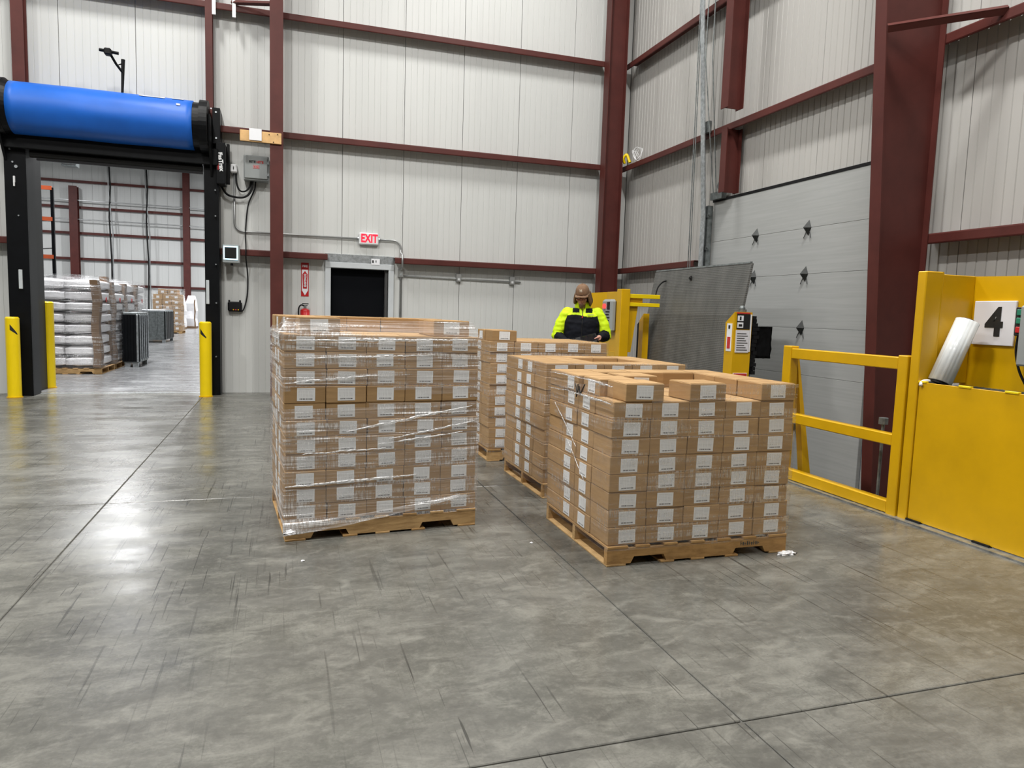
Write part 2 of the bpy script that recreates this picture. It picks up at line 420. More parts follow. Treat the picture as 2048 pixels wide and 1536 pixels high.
# back wall with the roll door opening and the exit doorway
OX0, OX1, OZ = -3.60, -1.16, 3.47
EX0, EX1, EZ = .72, 1.66, 2.10
b = MB()
for x0, x1, z0, z1 in ((-25, OX0, 0, HT), (OX0, OX1, OZ, HT), (OX1, EX0, 0, HT), (EX0, EX1, EZ, HT), (EX1, 8, 0, HT)):
    b.box(x0, YB+.035, z0, x1, YB+.25, z1)
wb = b.build('wall_back', M['joint']); tag(wb, 'white ribbed metal panel wall with red steel girts behind the pallets', 'wall', kind='structure')
P0, PW = .895, .995
ks = range(-12, 6)
for k in ks:
    a0, a1 = P0+k*PW+.004, P0+(k+1)*PW-.004
    a1 = min(a1, XR-.01)
    segs = [(a0, a1, 0.0)]
    for (o0, o1, oz) in ((OX0, OX1, OZ), (EX0, EX1, EZ)):
        new = []
        for s0, s1, zb in segs:
            cuts = sorted({s0, s1, *(c for c in (o0, o1) if s0 < c < s1)})
            for c0, c1 in zip(cuts, cuts[1:]):
                mid = (c0+c1)/2; new.append((c0, c1, oz if o0 < mid < o1 else zb))
        segs = new
    m = MB()
    for s0, s1, zb in segs: ribbed(m, s0, s1, zb, HT, 'x', YB, 1)
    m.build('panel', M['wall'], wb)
def girt(parent, axis, a0, a1, z, face, d=.2, h=.088):
    """cold-formed Z girt: horizontal web off the wall, turned-down inner flange with a lip"""
    sgn = -1; t = .006
    fi = face+sgn*d
    pr = [(face, z), (fi+.012, z), (fi+.004, z-.004), (fi, z-.014), (fi, z-h+.014), (fi+.004, z-h+.004), (fi+.012, z-h), (fi+.03, z-h+.012),
          (fi+.026, z-h+.016), (fi+.012, z-h+t), (fi+t, z-h+.016), (fi+t, z-.016), (fi+.014, z-t), (face, z-t)]
    m = MB()
    if axis == 'x': m.prism([(a0, p, q) for p, q in pr], (a1-a0, 0, 0))
    else: m.prism([(p, a0, q) for p, q in pr], (0, a1-a0, 0))
    return m.build('girt', M['steel'], parent)
for z in (2.265, 4.10, 5.875, 7.6):
    spans = ((-12, -3.72), (-1.10, .66), (1.74, 5.4)) if z < 3 else ((-12, -3.62), (-1.0, 5.4)) if z < 5 else ((-12, 5.4),)
    for a0, a1 in spans: girt(wb, 'x', a0, a1, z, YB, .2, .10)
# dock wall
DY0, DY1, DZ = 6.08, 9.13, 3.12
b = MB()
for y0, y1, z0, z1 in ((-20, DY0, -1.2, HT), (DY0, DY1, DZ, HT), (DY1, 12.35, -1.2, HT)):
    b.box(XR+.035, y0, z0, XR+.2, y1, z1)
wr = b.build('wall_right', M['joint']); tag(wr, 'white ribbed dock side wall with red girts around the grey dock door', 'wall', kind='structure')
for k in range(0, 19):
    a1 = 12.095-k*.995-.004; a0 = a1-.987
    segs = [(a0, a1, -1.2)]; new = []
    for s0, s1, zb in segs:
        cuts = sorted({s0, s1, *(c for c in (DY0, DY1) if s0 < c < s1)})
        for c0, c1 in zip(cuts, cuts[1:]):
            new.append((c0, c1, DZ if DY0 < (c0+c1)/2 < DY1 else zb))
    m = MB()
    for s0, s1, zb in new: ribbed(m, s0, s1, zb, HT, 'y', XR, 1, .0995, .020, .009)
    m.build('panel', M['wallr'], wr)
for z in (2.28, 4.095, 5.875, 7.6):
    spans = ((-12, 5.44), (9.36, 11.9)) if z < 3 else ((-12, 11.9),)
    for a0, a1 in spans: girt(wr, 'y', a0, a1, z, XR, .2, .10)
# the rest of the shell
for nm, bx, lb in (('wall_left', (-25.2, -20, 0, -25, 56, HT), 'plain white far side wall of the warehouse'),
                   ('wall_rear', (-25, -20.2, 0, 8, -20, HT), 'plain white wall behind the viewpoint')):
    o = MB().box(*bx).build(nm, M['wall']); tag(o, lb, 'wall', kind='structure')
o = MB().box(8, 12.35, 0, 8.2, 56, HT).build('wall_side', M['wall']); tag(o, 'plain white right wall of the far room', 'wall', kind='structure')
o = MB().box(-25.2, -20.2, HT, 8.2, 56, HT+.1).build('ceiling', M['ceil']); tag(o, 'white insulated roof high above the floor', 'ceiling', kind='structure')
YF = 55.2
wf = MB().box(-25, YF+.03, 0, 8, YF+.2, HT).build('wall_far', M['joint']); tag(wf, 'white panel wall with many dark girts at the end of the far room', 'wall', kind='structure')
for k in range(28):
    m = MB(); ribbed(m, -25+k*1.15+.006, -25+(k+1)*1.15-.006, 0, HT, 'x', YF, 1, .38, .02, .006); m.build('panel', M['wall'], wf)
for z in (2.55, 4.25, 5.95, 7.65, 9.35): girt(wf, 'x', -25, 8, z, YF, .22, .17)

def column(px, py, z0, z1, axis, d, wid, label, taper=0, name='column'):
    """I-section; axis = direction of the web"""
    m = MB(); t = .012
    def bx(u0, v0, u1, v1, u0t=None, u1t=None):
        u0t = u0 if u0t is None else u0t; u1t = u1 if u1t is None else u1t
        def P(u, v, z): return (px+u, py+v, z) if axis == 'x' else (px+v, py+u, z)
        lo = [P(u0, v0, z0), P(u1, v0, z0), P(u1, v1, z0), P(u0, v1, z0)]; hi = [P(u0t, v0, z1), P(u1t, v0, z1), P(u1t, v1, z1), P(u0t, v1, z1)]
        m.loft([lo, hi])
    bx(0, -wid/2, t, wid/2, -taper, t-taper); bx(d-t, -wid/2, d, wid/2); bx(t, -.005, d-t, .005, t-taper, d-t)
    o = m.build(name, M['steel']); tag(o, label, 'column', kind='structure'); return o
column(-.115, 11.56, 0, HT, 'y', .30, .19, 'slim red steel column left of the exit door, carrying the wooden board')
column(5.36, 11.78, 0, HT, 'x', .34, .2, 'red steel column in the far corner of the room')
column(5.43, 5.35, -1.2, HT, 'x', .365, .13, 'large tapered red steel column beside the dock door', .74)
column(5.50, 8.34, 4.18, HT, 'x', .24, .16, 'red steel column hanging above the dock door')
column(5.70, 8.60, 3.15, 4.0, 'x', .24, .13, 'short red steel post between girt and dock door head')
column(-3.53, 11.88, 4.0, HT, 'y', .16, .15, 'narrow red steel jamb column rising behind the left end of the blue roll')
column(-1.075, 11.88, 4.0, HT, 'y', .16, .10, 'narrow red steel jamb column rising behind the right end of the blue roll')
column(-13.35, 54.5, 0, 8.9, 'y', .45, .5, 'dark red column on the far room wall behind the white sacks')
column(-6.5, 54.5, 0, HT, 'y', .45, .42, 'dark red column on the far room wall near the wrapped pallets')
# angle braces from column to girt
b = MB(); b.box(-.03, -.03, 0, .03, -.024, 1).box(-.03, -.03, 0, -.024, .03, 1)
def strut(p0, p1, s=.06):
    p0, p1 = Vector(p0), Vector(p1); d = p1-p0; q = Vector((0, 0, 1)).rotation_difference(d.normalized()).to_matrix().to_4x4()
    m = Matrix.Translation(p0) @ q
    return MB().box(-s/2, -s/2, 0, s/2, -s/2+.006, d.length, mat=m).box(-s/2, -s/2, 0, -s/2+.006, s/2, d.length, mat=m)
b.bm.free()
o = strut((5.10, 5.27, 4.03), (5.82, 4.72, 4.09)).build('brace_angle', M['steel']); tag(o, 'red angle brace from the large column to the upper right girt', 'brace')
o = strut((-.20, 11.62, 5.86), (-.75, 11.90, 5.90), .05).build('brace_angle', M['steel']); tag(o, 'red angle brace from the slim column to the top girt', 'brace')

# exit doorway
d1 = empty('door_1', (1.19, YB, 0), 'black exit door in a light grey steel frame under the exit sign', 'door', kind='structure')
MB().box(.63, YB-.045, 0, .72, YB+.1, 2.058, .004).build('jamb', M['frame'], d1)
MB().box(1.66, YB-.045, 0, 1.75, YB+.1, 2.058, .004).build('jamb', M['frame'], d1)
MB().box(.63, YB-.045, 2.06, 1.75, YB+.1, 2.15, .004).build('head', M['frame'], d1)
MB().box(.63, YB-.03, 2.15, 1.75, YB+.0, 2.285, .003).build('head_flashing', M['galv'], d1)
MB().box(.72, YB+.10, .01, 1.61, YB+.14, 2.06, .003).build('leaf', M['matte'], d1)
MB().box(1.61, YB+.02, 0, 1.66, YB+.10, 2.06, .003).build('door_stop', M['midgrey'], d1)
MB().box(.745, YB+.06, 1.02, 1.55, YB+.09, 1.06).build('push_bar', M['matte'], d1)
s = MB().box(1.37, YB-.05, 2.135, 1.51, YB-.046, 2.235).build('door_tag', M['paper'], d1)
MB().box(1.385, YB-.052, 2.165, 1.41, YB-.05, 2.21).build('print_mark', M['darkgrey'], s)
MB().box(1.44, YB-.052, 2.175, 1.455, YB-.05, 2.21).build('print_mark', M['midgrey'], s)

# sectional dock door
d2 = empty('door_2', (5.95, 7.6, -1.2), 'pale grey sectional dock door with dark diamond brackets behind the leveler', 'door', kind='structure')
zs = [-1.19, -.42, .17, .775, 1.34, 1.985, 2.53, 3.10]
for z0, z1 in zip(zs, zs[1:]):
    MB().box(5.945, DY0, z0+.001, 5.995, DY1, z1-.001, .003).build('section', M['ddoor'], d2)
MB().box(5.94, DY0-.02, 3.10, 5.99, DY1+.02, 3.135).build('top_seal', M['rubber'], d2)
def diamond(y, z):
    m = MB(); h, wd, dp = .095, .042, .075; x = 5.944
    T, B_, L, Rr, A = (x, y, z+h), (x, y, z-h), (x, y+wd, z), (x, y-wd, z), (x-dp, y+.012, z)
    v = [m.bm.verts.new(p) for p in (T, L, B_, Rr, A)]
    for a, c in ((0, 1), (1, 2), (2, 3), (3, 0)): m.bm.faces.new((v[a], v[c], v[4]))
    m.bm.faces.new((v[0], v[3], v[2], v[1]))
    m.cyl((x-.004, y+.03, z-.03), (x-.012, y+.07, z-.12), .004, 6).cyl((x-.004, y-.02, z-.04), (x-.012, y-.05, z-.12), .004, 6)
    return m.build('retainer', M['diamond'], d2)
for z in (.17, .775, 1.34, 1.985, 2.53):
    for y in (7.1, 8.08): diamond(y, z)
# track, cables
tr = empty('door_track', (5.9, 9.3, 0), 'galvanised vertical lift track at the left edge of the dock door', 'track')
def trackpts(dx, dy): return [(5.80+dx, 9.13+dy, -1.1), (5.80+dx, 9.13+dy, 2.9), (5.33+dx, 9.20+dy, HT-.2)]
for dx, dy, wd in ((-.03, 0, .05), (.02, .05, .03)):
    m = MB()
    for p, q in zip(trackpts(dx, dy), trackpts(dx, dy)[1:]):
        m.loft([[(c[0], c[1]-wd, c[2]), (c[0]+.012, c[1]-wd, c[2]), (c[0]+.012, c[1]+wd, c[2]), (c[0], c[1]+wd, c[2])] for c in (p, q)])
    m.build('rail', M['galv'], tr)
m = MB(); m.box(5.85, 9.12, -.5, 5.93, 9.22, 3.05); m.build('jamb_angle', M['galvdark'], tr)
for z in (2.92, 2.45, 1.95): MB().cyl((5.86, 9.2, z), (5.86, 9.08, z), .022, 10).box(5.84, 9.1, z-.04, 5.88, 9.2, z+.04).build('roller', M['galvdark'], tr)
MB().box(5.74, 9.06, 4.06, 5.79, 9.24, 4.22).build('splice_bracket', M['galvdark'], tr)
MB().box(5.86, 8.82, 3.12, 5.94, 9.10, 3.22).cyl((5.86, 8.9, 3.3), (5.95, 8.9, 3.3), .05, 12).build('pulley_bracket', M['galvdark'], tr)
for pts, lb in (([(5.74, 9.32, 0.2), (5.66, 9.36, HT-.3)], 'thin steel cable left of the dock door track'),
                ([(5.74, 9.38, 0.2), (5.72, 9.48, HT-.3)], 'thin steel cable farthest left of the dock door track'),
                ([(5.82, 8.97, 3.2), (5.58, 8.98, 5.0), (5.5, 8.86, HT-.3)], 'thin steel cable right of the dock door track'),
                ([(5.82, 8.90, 3.2), (5.60, 8.84, 5.0), (5.5, 8.72, HT-.3)], 'thin steel cable farthest right of the dock door track')):
    o = MB().tube(pts, .008, 6).build('lift_cable', M['galvdark']); tag(o, lb, 'cable')

# ================================================================ ROLL DOOR AND THINGS ON THE BACK WALL
rd = empty('roll_up_door', (-2.4, 11.6, 0), 'blue fabric roll door coiled above the doorway, between black side guides', 'roll door')
RZ, RY, RR = 3.985, 11.62, .345
m = MB(); ns, rings = 26, []
for i in range(ns+1):
    x = -3.53+i*(2.27/ns); rings.append([])
    for k in range(48):
        a = 2*PI*k/48
        sag = .010*noise.noise(Vector((x*1.3, math.cos(a)*2, math.sin(a)*2)))+.018*max(0, noise.noise(Vector((x*2.1+4, 3.3, math.sin(a)*1.2))))*(1 if math.sin(a) > .3 else .2)
        r = RR-sag*(1-abs(i/ns-.5)*1.2); rings[-1].append((x, RY+math.cos(a)*r, RZ+math.sin(a)*r))
m.loft(rings).build('curtain_roll', M['blue'], rd, True)
for a, b_, r1, r2 in ((-3.53, -3.60, .335, .365), (-1.26, -1.17, .33, .33), (-1.17, -1.06, .372, .372), (-3.60, -3.66, .375, .375)):
    MB().cyl((a, RY, RZ), (b_, RY, RZ), r1, 40, r2).build('end_hub', M['black'], rd)
def guide(x0, x1):
    return MB().box(x0, 11.76, 0, x1, 11.80, 3.62, .004).box(x0, 11.80, 0, x0+.05, 12.095, 3.62).box(x1-.05, 11.80, 0, x1, 12.095, 3.62)
gl = guide(-3.71, -3.445).build('side_guide', M['black'], rd); gr_ = guide(-1.15, -.945).build('side_guide', M['black'], rd)
MB().box(-3.595, 12.06, 0, -3.54, 12.34, 3.47, .004).build('jamb_liner', M['midgrey'], rd)
MB().box(-3.66, 12.36, 0, -3.54, 12.74, 3.55, .004).build('jamb_cover', M['darkgrey'], rd)
MB().box(-3.70, 11.66, 3.46, -.94, 12.08, 3.70, .01).build('header_box', M['black'], rd)
MB().cyl((-3.40, 11.80, 3.415), (-1.17, 11.80, 3.415), .05, 16).build('bottom_bar', M['darkgrey'], rd)
MB().box(-3.32, 11.78, 3.335, -1.17, 11.82, 3.372).build('bottom_seal', M['rubber'], rd)
for x in (-3.745, -3.69):
    pass
m = MB(); m.prism([(-3.70, 11.40, 4.05), (-3.70, 11.85, 4.05), (-3.70, 12.09, 3.7), (-3.70, 12.09, 3.3), (-3.70, 11.75, 3.3), (-3.70, 11.45, 3.75)], (.03, 0, 0)); m.build('end_bracket', M['black'], rd)
m = MB(); m.prism([(-1.055, 11.35, 4.12), (-1.055, 11.85, 4.12), (-1.055, 12.09, 3.75), (-1.055, 12.09, 3.3), (-1.055, 11.75, 3.3), (-1.055, 11.40, 3.75)], (.03, 0, 0)); m.build('end_bracket', M['black'], rd)
MB().box(-1.02, 11.70, 3.78, -.915, 12.09, 4.30, .004).build('bearing_plate', M['black'], rd)
hb = MB().box(-.975, 11.68, 3.20, -.845, 12.0, 3.80, .006).build('motor_cover', M['black'], rd)
MB().box(-.845, 11.93, 3.24, -.80, 11.99, 3.84, .004).build('cover_flange', M['rubber'], hb)
text('lettering', 'FasTrax', .085, M['white'], (-.908, 11.677, 3.52), (.10, 0, -1), (1, 0, .10), hb, .001, 1.0, bold=.004)
MB().box(-.95, 11.676, 3.40, -.938, 11.679, 3.50).build('red_underline', M['redink'], hb)
for (x, z, r) in ((-.97, 4.235, .014), (-.97, 3.86, .014), (-1.035, 4.28, .012), (-.99, 2.72, .010), (-.99, 2.0, .010), (-.99, 1.42, .010), (-1.0, .6, .010), (-.99, 3.1, .010)):
    MB().cyl((x, 11.757 if z < 3.2 else 11.695, z), (x, 11.69, z), r, 8).build('bolt', M['galv'], rd)
for (x, z, r) in ((-3.66, 3.60, .014), (-3.60, 3.60, .012), (-3.63, 3.45, .012), (-3.60, 3.28, .013), (-3.56, 3.22, .022), (-3.55, 2.55, .01)):
    MB().cyl((x, 11.765, z), (x, 11.74, z), r, 8).build('bolt', M['galv'], rd)
MB().box(-3.60, 11.735, 3.00, -3.575, 11.76, 3.09, .004).cyl((-3.59, 11.745, 2.95), (-3.59, 11.745, 3.02), .012, 8).build('guide_clip', M['white'], rd)
MB().box(-3.575, 11.735, 1.53, -3.53, 11.76, 1.80, .004).build('photo_eye_strip', M['reflect'], gl)
MB().box(-1.135, 11.735, 1.40, -1.09, 11.76, 1.76, .004).build('photo_eye_strip', M['reflect'], gr_)
MB().box(-1.95, 11.44, 4.286, -1.62, 11.47, 4.297).build('white_strip', M['white'], rd)  # small white strips on the upper part of the roll
MB().box(-1.46, 11.335, 4.185, -1.41, 11.352, 4.21).build('white_strip', M['white'], rd)
MB().box(-1.53, 11.45, 4.296, -1.38, 11.49, 4.306).build('white_strip', M['white'], rd)

ms = empty('motion_sensor', (-2.17, 11.6, 4.3), 'black motion sensor on a bent pole above the blue roll', 'sensor')
MB().tube([(-2.185, 11.58, 4.29), (-2.175, 11.58, 4.52), (-2.165, 11.58, 4.785)], [.016, .02, .026], 10).build('pole', M['black'], ms)
MB().tube([(-2.168, 11.575, 4.60), (-2.245, 11.54, 4.70), (-2.30, 11.5, 4.80)], .018, 8).cyl((-2.22, 11.56, 4.70), (-2.17, 11.58, 4.73), .008, 6).build('arm', M['black'], ms)
MB().box(-2.375, 11.42, 4.785, -2.285, 11.53, 4.875, .015).build('sensor_head', M['rubber'], ms)
MB().cyl((-2.44, 11.48, 4.85), (-2.20, 11.48, 4.83), .021, 10).build('cross_bar', M['black'], ms)
MB().box(-2.20, 11.50, 4.28, -2.155, 11.56, 4.31, .006).build('foot_clamp', M['white'], ms)

def bollard(x, y, h, lb, arrow):
    t = empty('bollard', (x, y, 0), lb, 'bollard', 'yellow bollards at the doorway')
    m = MB(); m.cyl((x, y, 0), (x, y, h-.02), .086, 28); m.cyl((x, y, h-.02), (x, y, h), .086, 28, .07); m.build('post', M['yellow_bright'], t, False)
    MB().cyl((x, y, 0), (x, y, .012), .10, 28).build('base_ring', M['yellow'], t)
    if arrow:
        m = MB(); n = 10
        def S(u, z): a = -PI/2+u/.0865; return (x+.0872*math.cos(a), y+.0872*math.sin(a), z)
        for k in range(n):
            u0, u1 = arrow+.0+.09*k/n, arrow+.09*(k+1)/n
            t0, t1 = k/n, (k+1)/n
            m.quad(S(u0, h-.10-.13*t0), S(u1, h-.10-.13*t1), S(u1, h-.15-.10*t1-.03*(1-t1)), S(u0, h-.15-.10*t0-.03*(1-t0)))
        m.build('arrow_decal', M['ink'], t)
bollard(-3.63, 11.60, 1.135, 'yellow bollard in front of the black guide, left side of the doorway', -.005)
bollard(-1.135, 11.58, 1.135, 'yellow bollard on the right side of the doorway', -.07)
bollard(-3.545, 12.86, 1.36, 'yellow bollard partly hidden behind the grey doorway jamb', 0)

def yb(d): return YB-d
cb = empty('control_box', (-.42, yb(.1), 3.5), 'grey steel control box on the wall below the wooden board', 'control box')
MB().box(-.60, yb(.19), 3.325, -.232, yb(.004), 3.70, .01).build('cabinet', M['grey'], cb)
dd = MB().box(-.59, yb(.212), 3.35, -.252, yb(.192), 3.685, .008).build('door', M['grey'], cb)
for z in (3.42, 3.6): MB().box(-.252, yb(.22), z-.02, -.236, yb(.19), z+.02).build('latch', M['galv'], dd)
text('lettering', 'RITE', .048, M['ink'], (-.472, yb(.2135), 3.60), (1, 0, 0), (0, 0, 1), dd, .0008, bold=.002)
text('lettering', 'HITE', .048, M['redink'], (-.362, yb(.2135), 3.60), (1, 0, 0), (0, 0, 1), dd, .0008, bold=.002)
fr = MB().box(-.462, yb(.2145), 3.50, -.372, yb(.213), 3.55).build('red_plate', M['redink'], dd)
MB().box(-.457, yb(.2155), 3.506, -.377, yb(.2145), 3.544).build('plate_centre', M['grey'], fr)
m = MB()
for k in range(3): m.box(-.449+.024*k, yb(.2165), 3.513, -.434+.024*k, yb(.2155), 3.537)
m.build('print_mark', M['redink'], fr)
ds = empty('disconnect_switch', (-.75, yb(.05), 3.5), 'small white switch box left of the grey control box', 'switch')
MB().box(-.80, yb(.12), 3.43, -.70, yb(0), 3.56, .018).build('housing', M['white'], ds)
MB().box(-.756, yb(.135), 3.475, -.744, yb(.12), 3.52, .003).build('lever', M['darkgrey'], ds)
def cable(pts, r, mat, lb, name='cable', cat='cable', n=6):
    o = MB().tube(smooth_pts(pts, n), r, 8).build(name, M[mat], None, True); return tag(o, lb, cat)
cable([(-.945, yb(.05), 3.25), (-.85, yb(.08), 3.10), (-.70, yb(.10), 3.06), (-.58, yb(.10), 3.08), (-.50, yb(.10), 3.17), (-.475, yb(.08), 3.325)], .016, 'rubber', 'thick black cable looping from the guide up to the grey control box')
cable([(-.715, yb(.06), 3.43), (-.71, yb(.06), 3.28), (-.66, yb(.07), 3.17), (-.58, yb(.07), 3.17), (-.52, yb(.07), 3.24), (-.50, yb(.07), 3.325)], .013, 'rubber', 'black cable looping from the white switch to the grey control box')
cable([(-.43, yb(.06), 3.325), (-.45, yb(.05), 3.2), (-.545, yb(.04), 2.95), (-.585, yb(.04), 2.55), (-.57, yb(.24), 2.30), (-.57, yb(.235), 2.12), (-.555, yb(.05), 1.85), (-.565, yb(.04), 1.55), (-.62, yb(.04), 1.33), (-.69, yb(.06), 1.30)], .010, 'rubber', 'thin black cable hanging from control box down to the black transmitter')
cp = [(-.745, yb(.03), 3.43), (-.745, yb(.03), 2.68)] + [(-.745+.13*(1-math.cos(a)), yb(.03), 2.68-.13*math.sin(a)) for a in (.3, .6, .9, 1.2, PI/2)] + [(1.20, yb(.03), 2.55)]
o = MB().tube(cp, .015, 10).build('conduit', M['conduit'], None, True); tag(o, 'thin steel conduit running from the white switch to the exit sign', 'conduit')
cp = [(1.46, yb(.03), 2.555), (1.73, yb(.03), 2.555)] + [(1.73+.13*math.sin(a), yb(.03), 2.555-.13*(1-math.cos(a))) for a in (.3, .6, .9, 1.2, PI/2)] + [(1.86, yb(.03), 2.35), (1.86, yb(.225), 2.31), (1.86, yb(.225), 2.13), (1.865, yb(.03), 2.06), (1.865, yb(.03), .4)]
o = MB().tube(cp, .016, 10).build('conduit', M['conduit'], None, True); tag(o, 'steel conduit bending down right of the exit sign beside the door frame', 'conduit')
o = MB().tube([(1.90, yb(.03), 1.98), (4.0, yb(.03), 1.96)], .011, 8).build('conduit', M['conduit'], None, True); tag(o, 'thin conduit linking the small outlet boxes under the lowest girt', 'conduit')
for x, z, lb in ((1.86, 2.02, 'grey junction box on the conduit beside the exit door frame'), (2.865, 1.985, 'grey outlet box nearest the door under the lowest girt'), (3.835, 1.975, 'grey outlet box farther from the door under the lowest girt')):
    t = empty('outlet_box', (x, yb(0), z), lb, 'outlet')
    MB().box(x-.045, yb(.06), z-.065, x+.045, yb(0), z+.075, .004).build('back_box', M['conduit'], t)
    MB().box(x-.02, yb(.066), z-.045, x+.02, yb(.06), z-.005, .003).build('socket', M['white' if x > 2 else 'grey'], t)

wbrd = MB().box(-.63, 11.525, 3.825, -.045, 11.56, 3.985, .004)
wbrd = wbrd.build('wooden_board', M['pine']); wbrd.rotation_euler = (0, 0, 0); tag(wbrd, 'short pine board nailed across the slim column and top of the control box', 'board')
for x, z in ((-.10, 3.965), (-.16, 3.845), (-.22, 3.95)): MB().cyl((x, 11.526, z), (x, 11.515, z), .008, 6).build('nail', M['rubber'], wbrd)
o = MB().box(-.50, 11.508, 3.845, -.325, 11.518, 4.015).build('paper_sheet', M['paper']); tag(o, 'blank white sheet of paper fixed to the pine board', 'paper')

hm = empty('touch_screen', (-.79, yb(.1), 2.2), 'small touch screen panel with a glowing white border beside the guide', 'screen')
MB().box(-.905, yb(.30), 2.035, -.655, yb(.20), 2.32, .012).build('housing', M['grey'], hm)
MB().box(-.86, yb(.208), 2.10, -.70, yb(.203), 2.25).build('wall_bracket', M['grey'], hm)
sc = MB().box(-.89, yb(.306), 2.085, -.685, yb(.30), 2.295).build('screen', M['darkgrey'], hm)
for bx in ((-.89, 2.275, -.685, 2.295), (-.89, 2.085, -.685, 2.105), (-.89, 2.105, -.873, 2.275), (-.702, 2.105, -.685, 2.275)):
    MB().box(bx[0], yb(.309), bx[1], bx[2], yb(.306), bx[3]).build('lit_border', M['glow'], sc)
MB().cyl((-.775, yb(.25), 2.035), (-.775, yb(.25), 2.0), .02, 10).build('cable_gland', M['rubber'], hm)
rt_ = empty('radio_transmitter', (-.745, yb(.05), 1.38), 'small black push button box low on the wall, wired by a thin cable', 'button box')
MB().box(-.85, yb(.09), 1.295, -.645, yb(0), 1.45, .02).build('housing', M['rubber'], rt_)
for x in (-.83, -.67): MB().cyl((x, yb(.05), 1.44), (x, yb(.05), 1.475), .014, 8).build('ear', M['rubber'], rt_)
for x, c in ((-.80, 'black'), (-.765, 'yellow'), (-.73, 'redink'), (-.695, 'yellow')): MB().cyl((x, yb(.09), 1.325), (x, yb(.105), 1.325), .010, 10).build('button', M[c], rt_)

ex = empty('exit_sign', (1.335, yb(.05), 2.55), 'lit exit sign with red letters above the black door', 'exit sign')
hs = MB().box(1.165, yb(.075), 2.455, 1.485, yb(0), 2.65, .016).build('housing', M['white'], ex)
text('lettering', 'EXIT', .185, M['exitred'], (1.33, yb(.078), 2.555), (1, 0, 0), (0, 0, 1), hs, .001, .72, bold=.006)
for x in (1.155, 1.495): MB().cyl((x-.012, yb(.04), 2.555), (x+.012, yb(.04), 2.555), .024, 10).build('conduit_fitting', M['galv'], ex)

es = empty('extinguisher_sign', (.315, yb(0), 1.85), 'tall red and white arrow sign above the fire extinguisher', 'sign')
bd = MB().box(.255, yb(.006), 1.575, .375, yb(0), 2.115).build('sign_plate', M['red'], es)
MB().box(.268, yb(.008), 1.66, .362, yb(.006), 2.005).build('white_field', M['paper'], bd)
m = MB(); m.prism([(.315, yb(.010), 1.59), (.258+.01, yb(.010), 1.67), (.362, yb(.010), 1.67)], (0, .003, 0)); m.build('arrow_head', M['paper'], bd)
m = MB(); m.prism([(.315, yb(.011), 1.985), (.275, yb(.011), 1.93), (.285, yb(.011), 1.70), (.345, yb(.011), 1.70), (.355, yb(.011), 1.93)], (0, .003, 0)); m.build('red_arrow', M['red'], bd)
text('lettering', 'FIRE', .05, M['paper'], (.315, yb(.0075), 2.06), (1, 0, 0), (0, 0, 1), bd, .001, .9, bold=.002)
text('lettering', 'EXTINGUISHER', .05, M['paper'], (.315, yb(.0145), 1.83), (0, 0, -1), (1, 0, 0), bd, .001, .62, bold=.002)
fe = empty('fire_extinguisher', (.315, yb(.1), .85), 'red fire extinguisher on the wall behind the left pallet', 'fire extinguisher')
MB().cyl((.315, yb(.1), .88), (.315, yb(.1), 1.335), .075, 20).sph((.315, yb(.1), 1.335), .075, 1, 1, .6, 20).build('tank', M['red'], fe, True)
MB().cyl((.315, yb(.1), 1.36), (.315, yb(.1), 1.43), .022, 12).build('valve', M['galvdark'], fe)
MB().box(.27, yb(.115), 1.445, .37, yb(.085), 1.462).box(.275, yb(.112), 1.42, .355, yb(.09), 1.432).build('lever', M['darkgrey'], fe)
MB().tube(smooth_pts([(.30, yb(.1), 1.42), (.25, yb(.12), 1.43), (.215, yb(.13), 1.36), (.22, yb(.13), 1.15), (.24, yb(.13), 1.0)]), .012, 8).build('hose', M['rubber'], fe, True)
for x in (-1.0, -.72):
    o = MB().box(x-.025, 11.86, 5.68, x+.025, 11.895, 6.3).build('hanger_strap', M['white']); tag(o, 'short white strap hooked over the top girt, ' + ('nearer the blue roll' if x < -.9 else 'nearer the slim column'), 'strap')
co = empty('cable_coil', (5.84, 11.6, 4.14), 'loose coil of white wire lying on the corner girt', 'cable')
for k in range(5):
    cx, cy, rr = 5.84, 11.35+.05*k, .10+.015*(k % 3)
    MB().tube([(cx+.35*rr*math.sin(a)+.01*k, cy+rr*math.cos(a), 4.12+rr+rr*math.sin(a+.4*k)) for a in [2*PI*i/18 for i in range(19)]], .005, 5).build('loop', M['white'], co)
o = MB().tube(smooth_pts([(5.76, 11.72, 4.12), (5.72, 11.70, 4.20), (5.76, 11.66, 4.26), (5.79, 11.62, 4.16), (5.80, 11.6, 4.12)]), .025, 8).build('yellow_strap', M['yellow_bright'], None, True); tag(o, 'yellow strap knotted around the corner column by the white wire', 'strap')

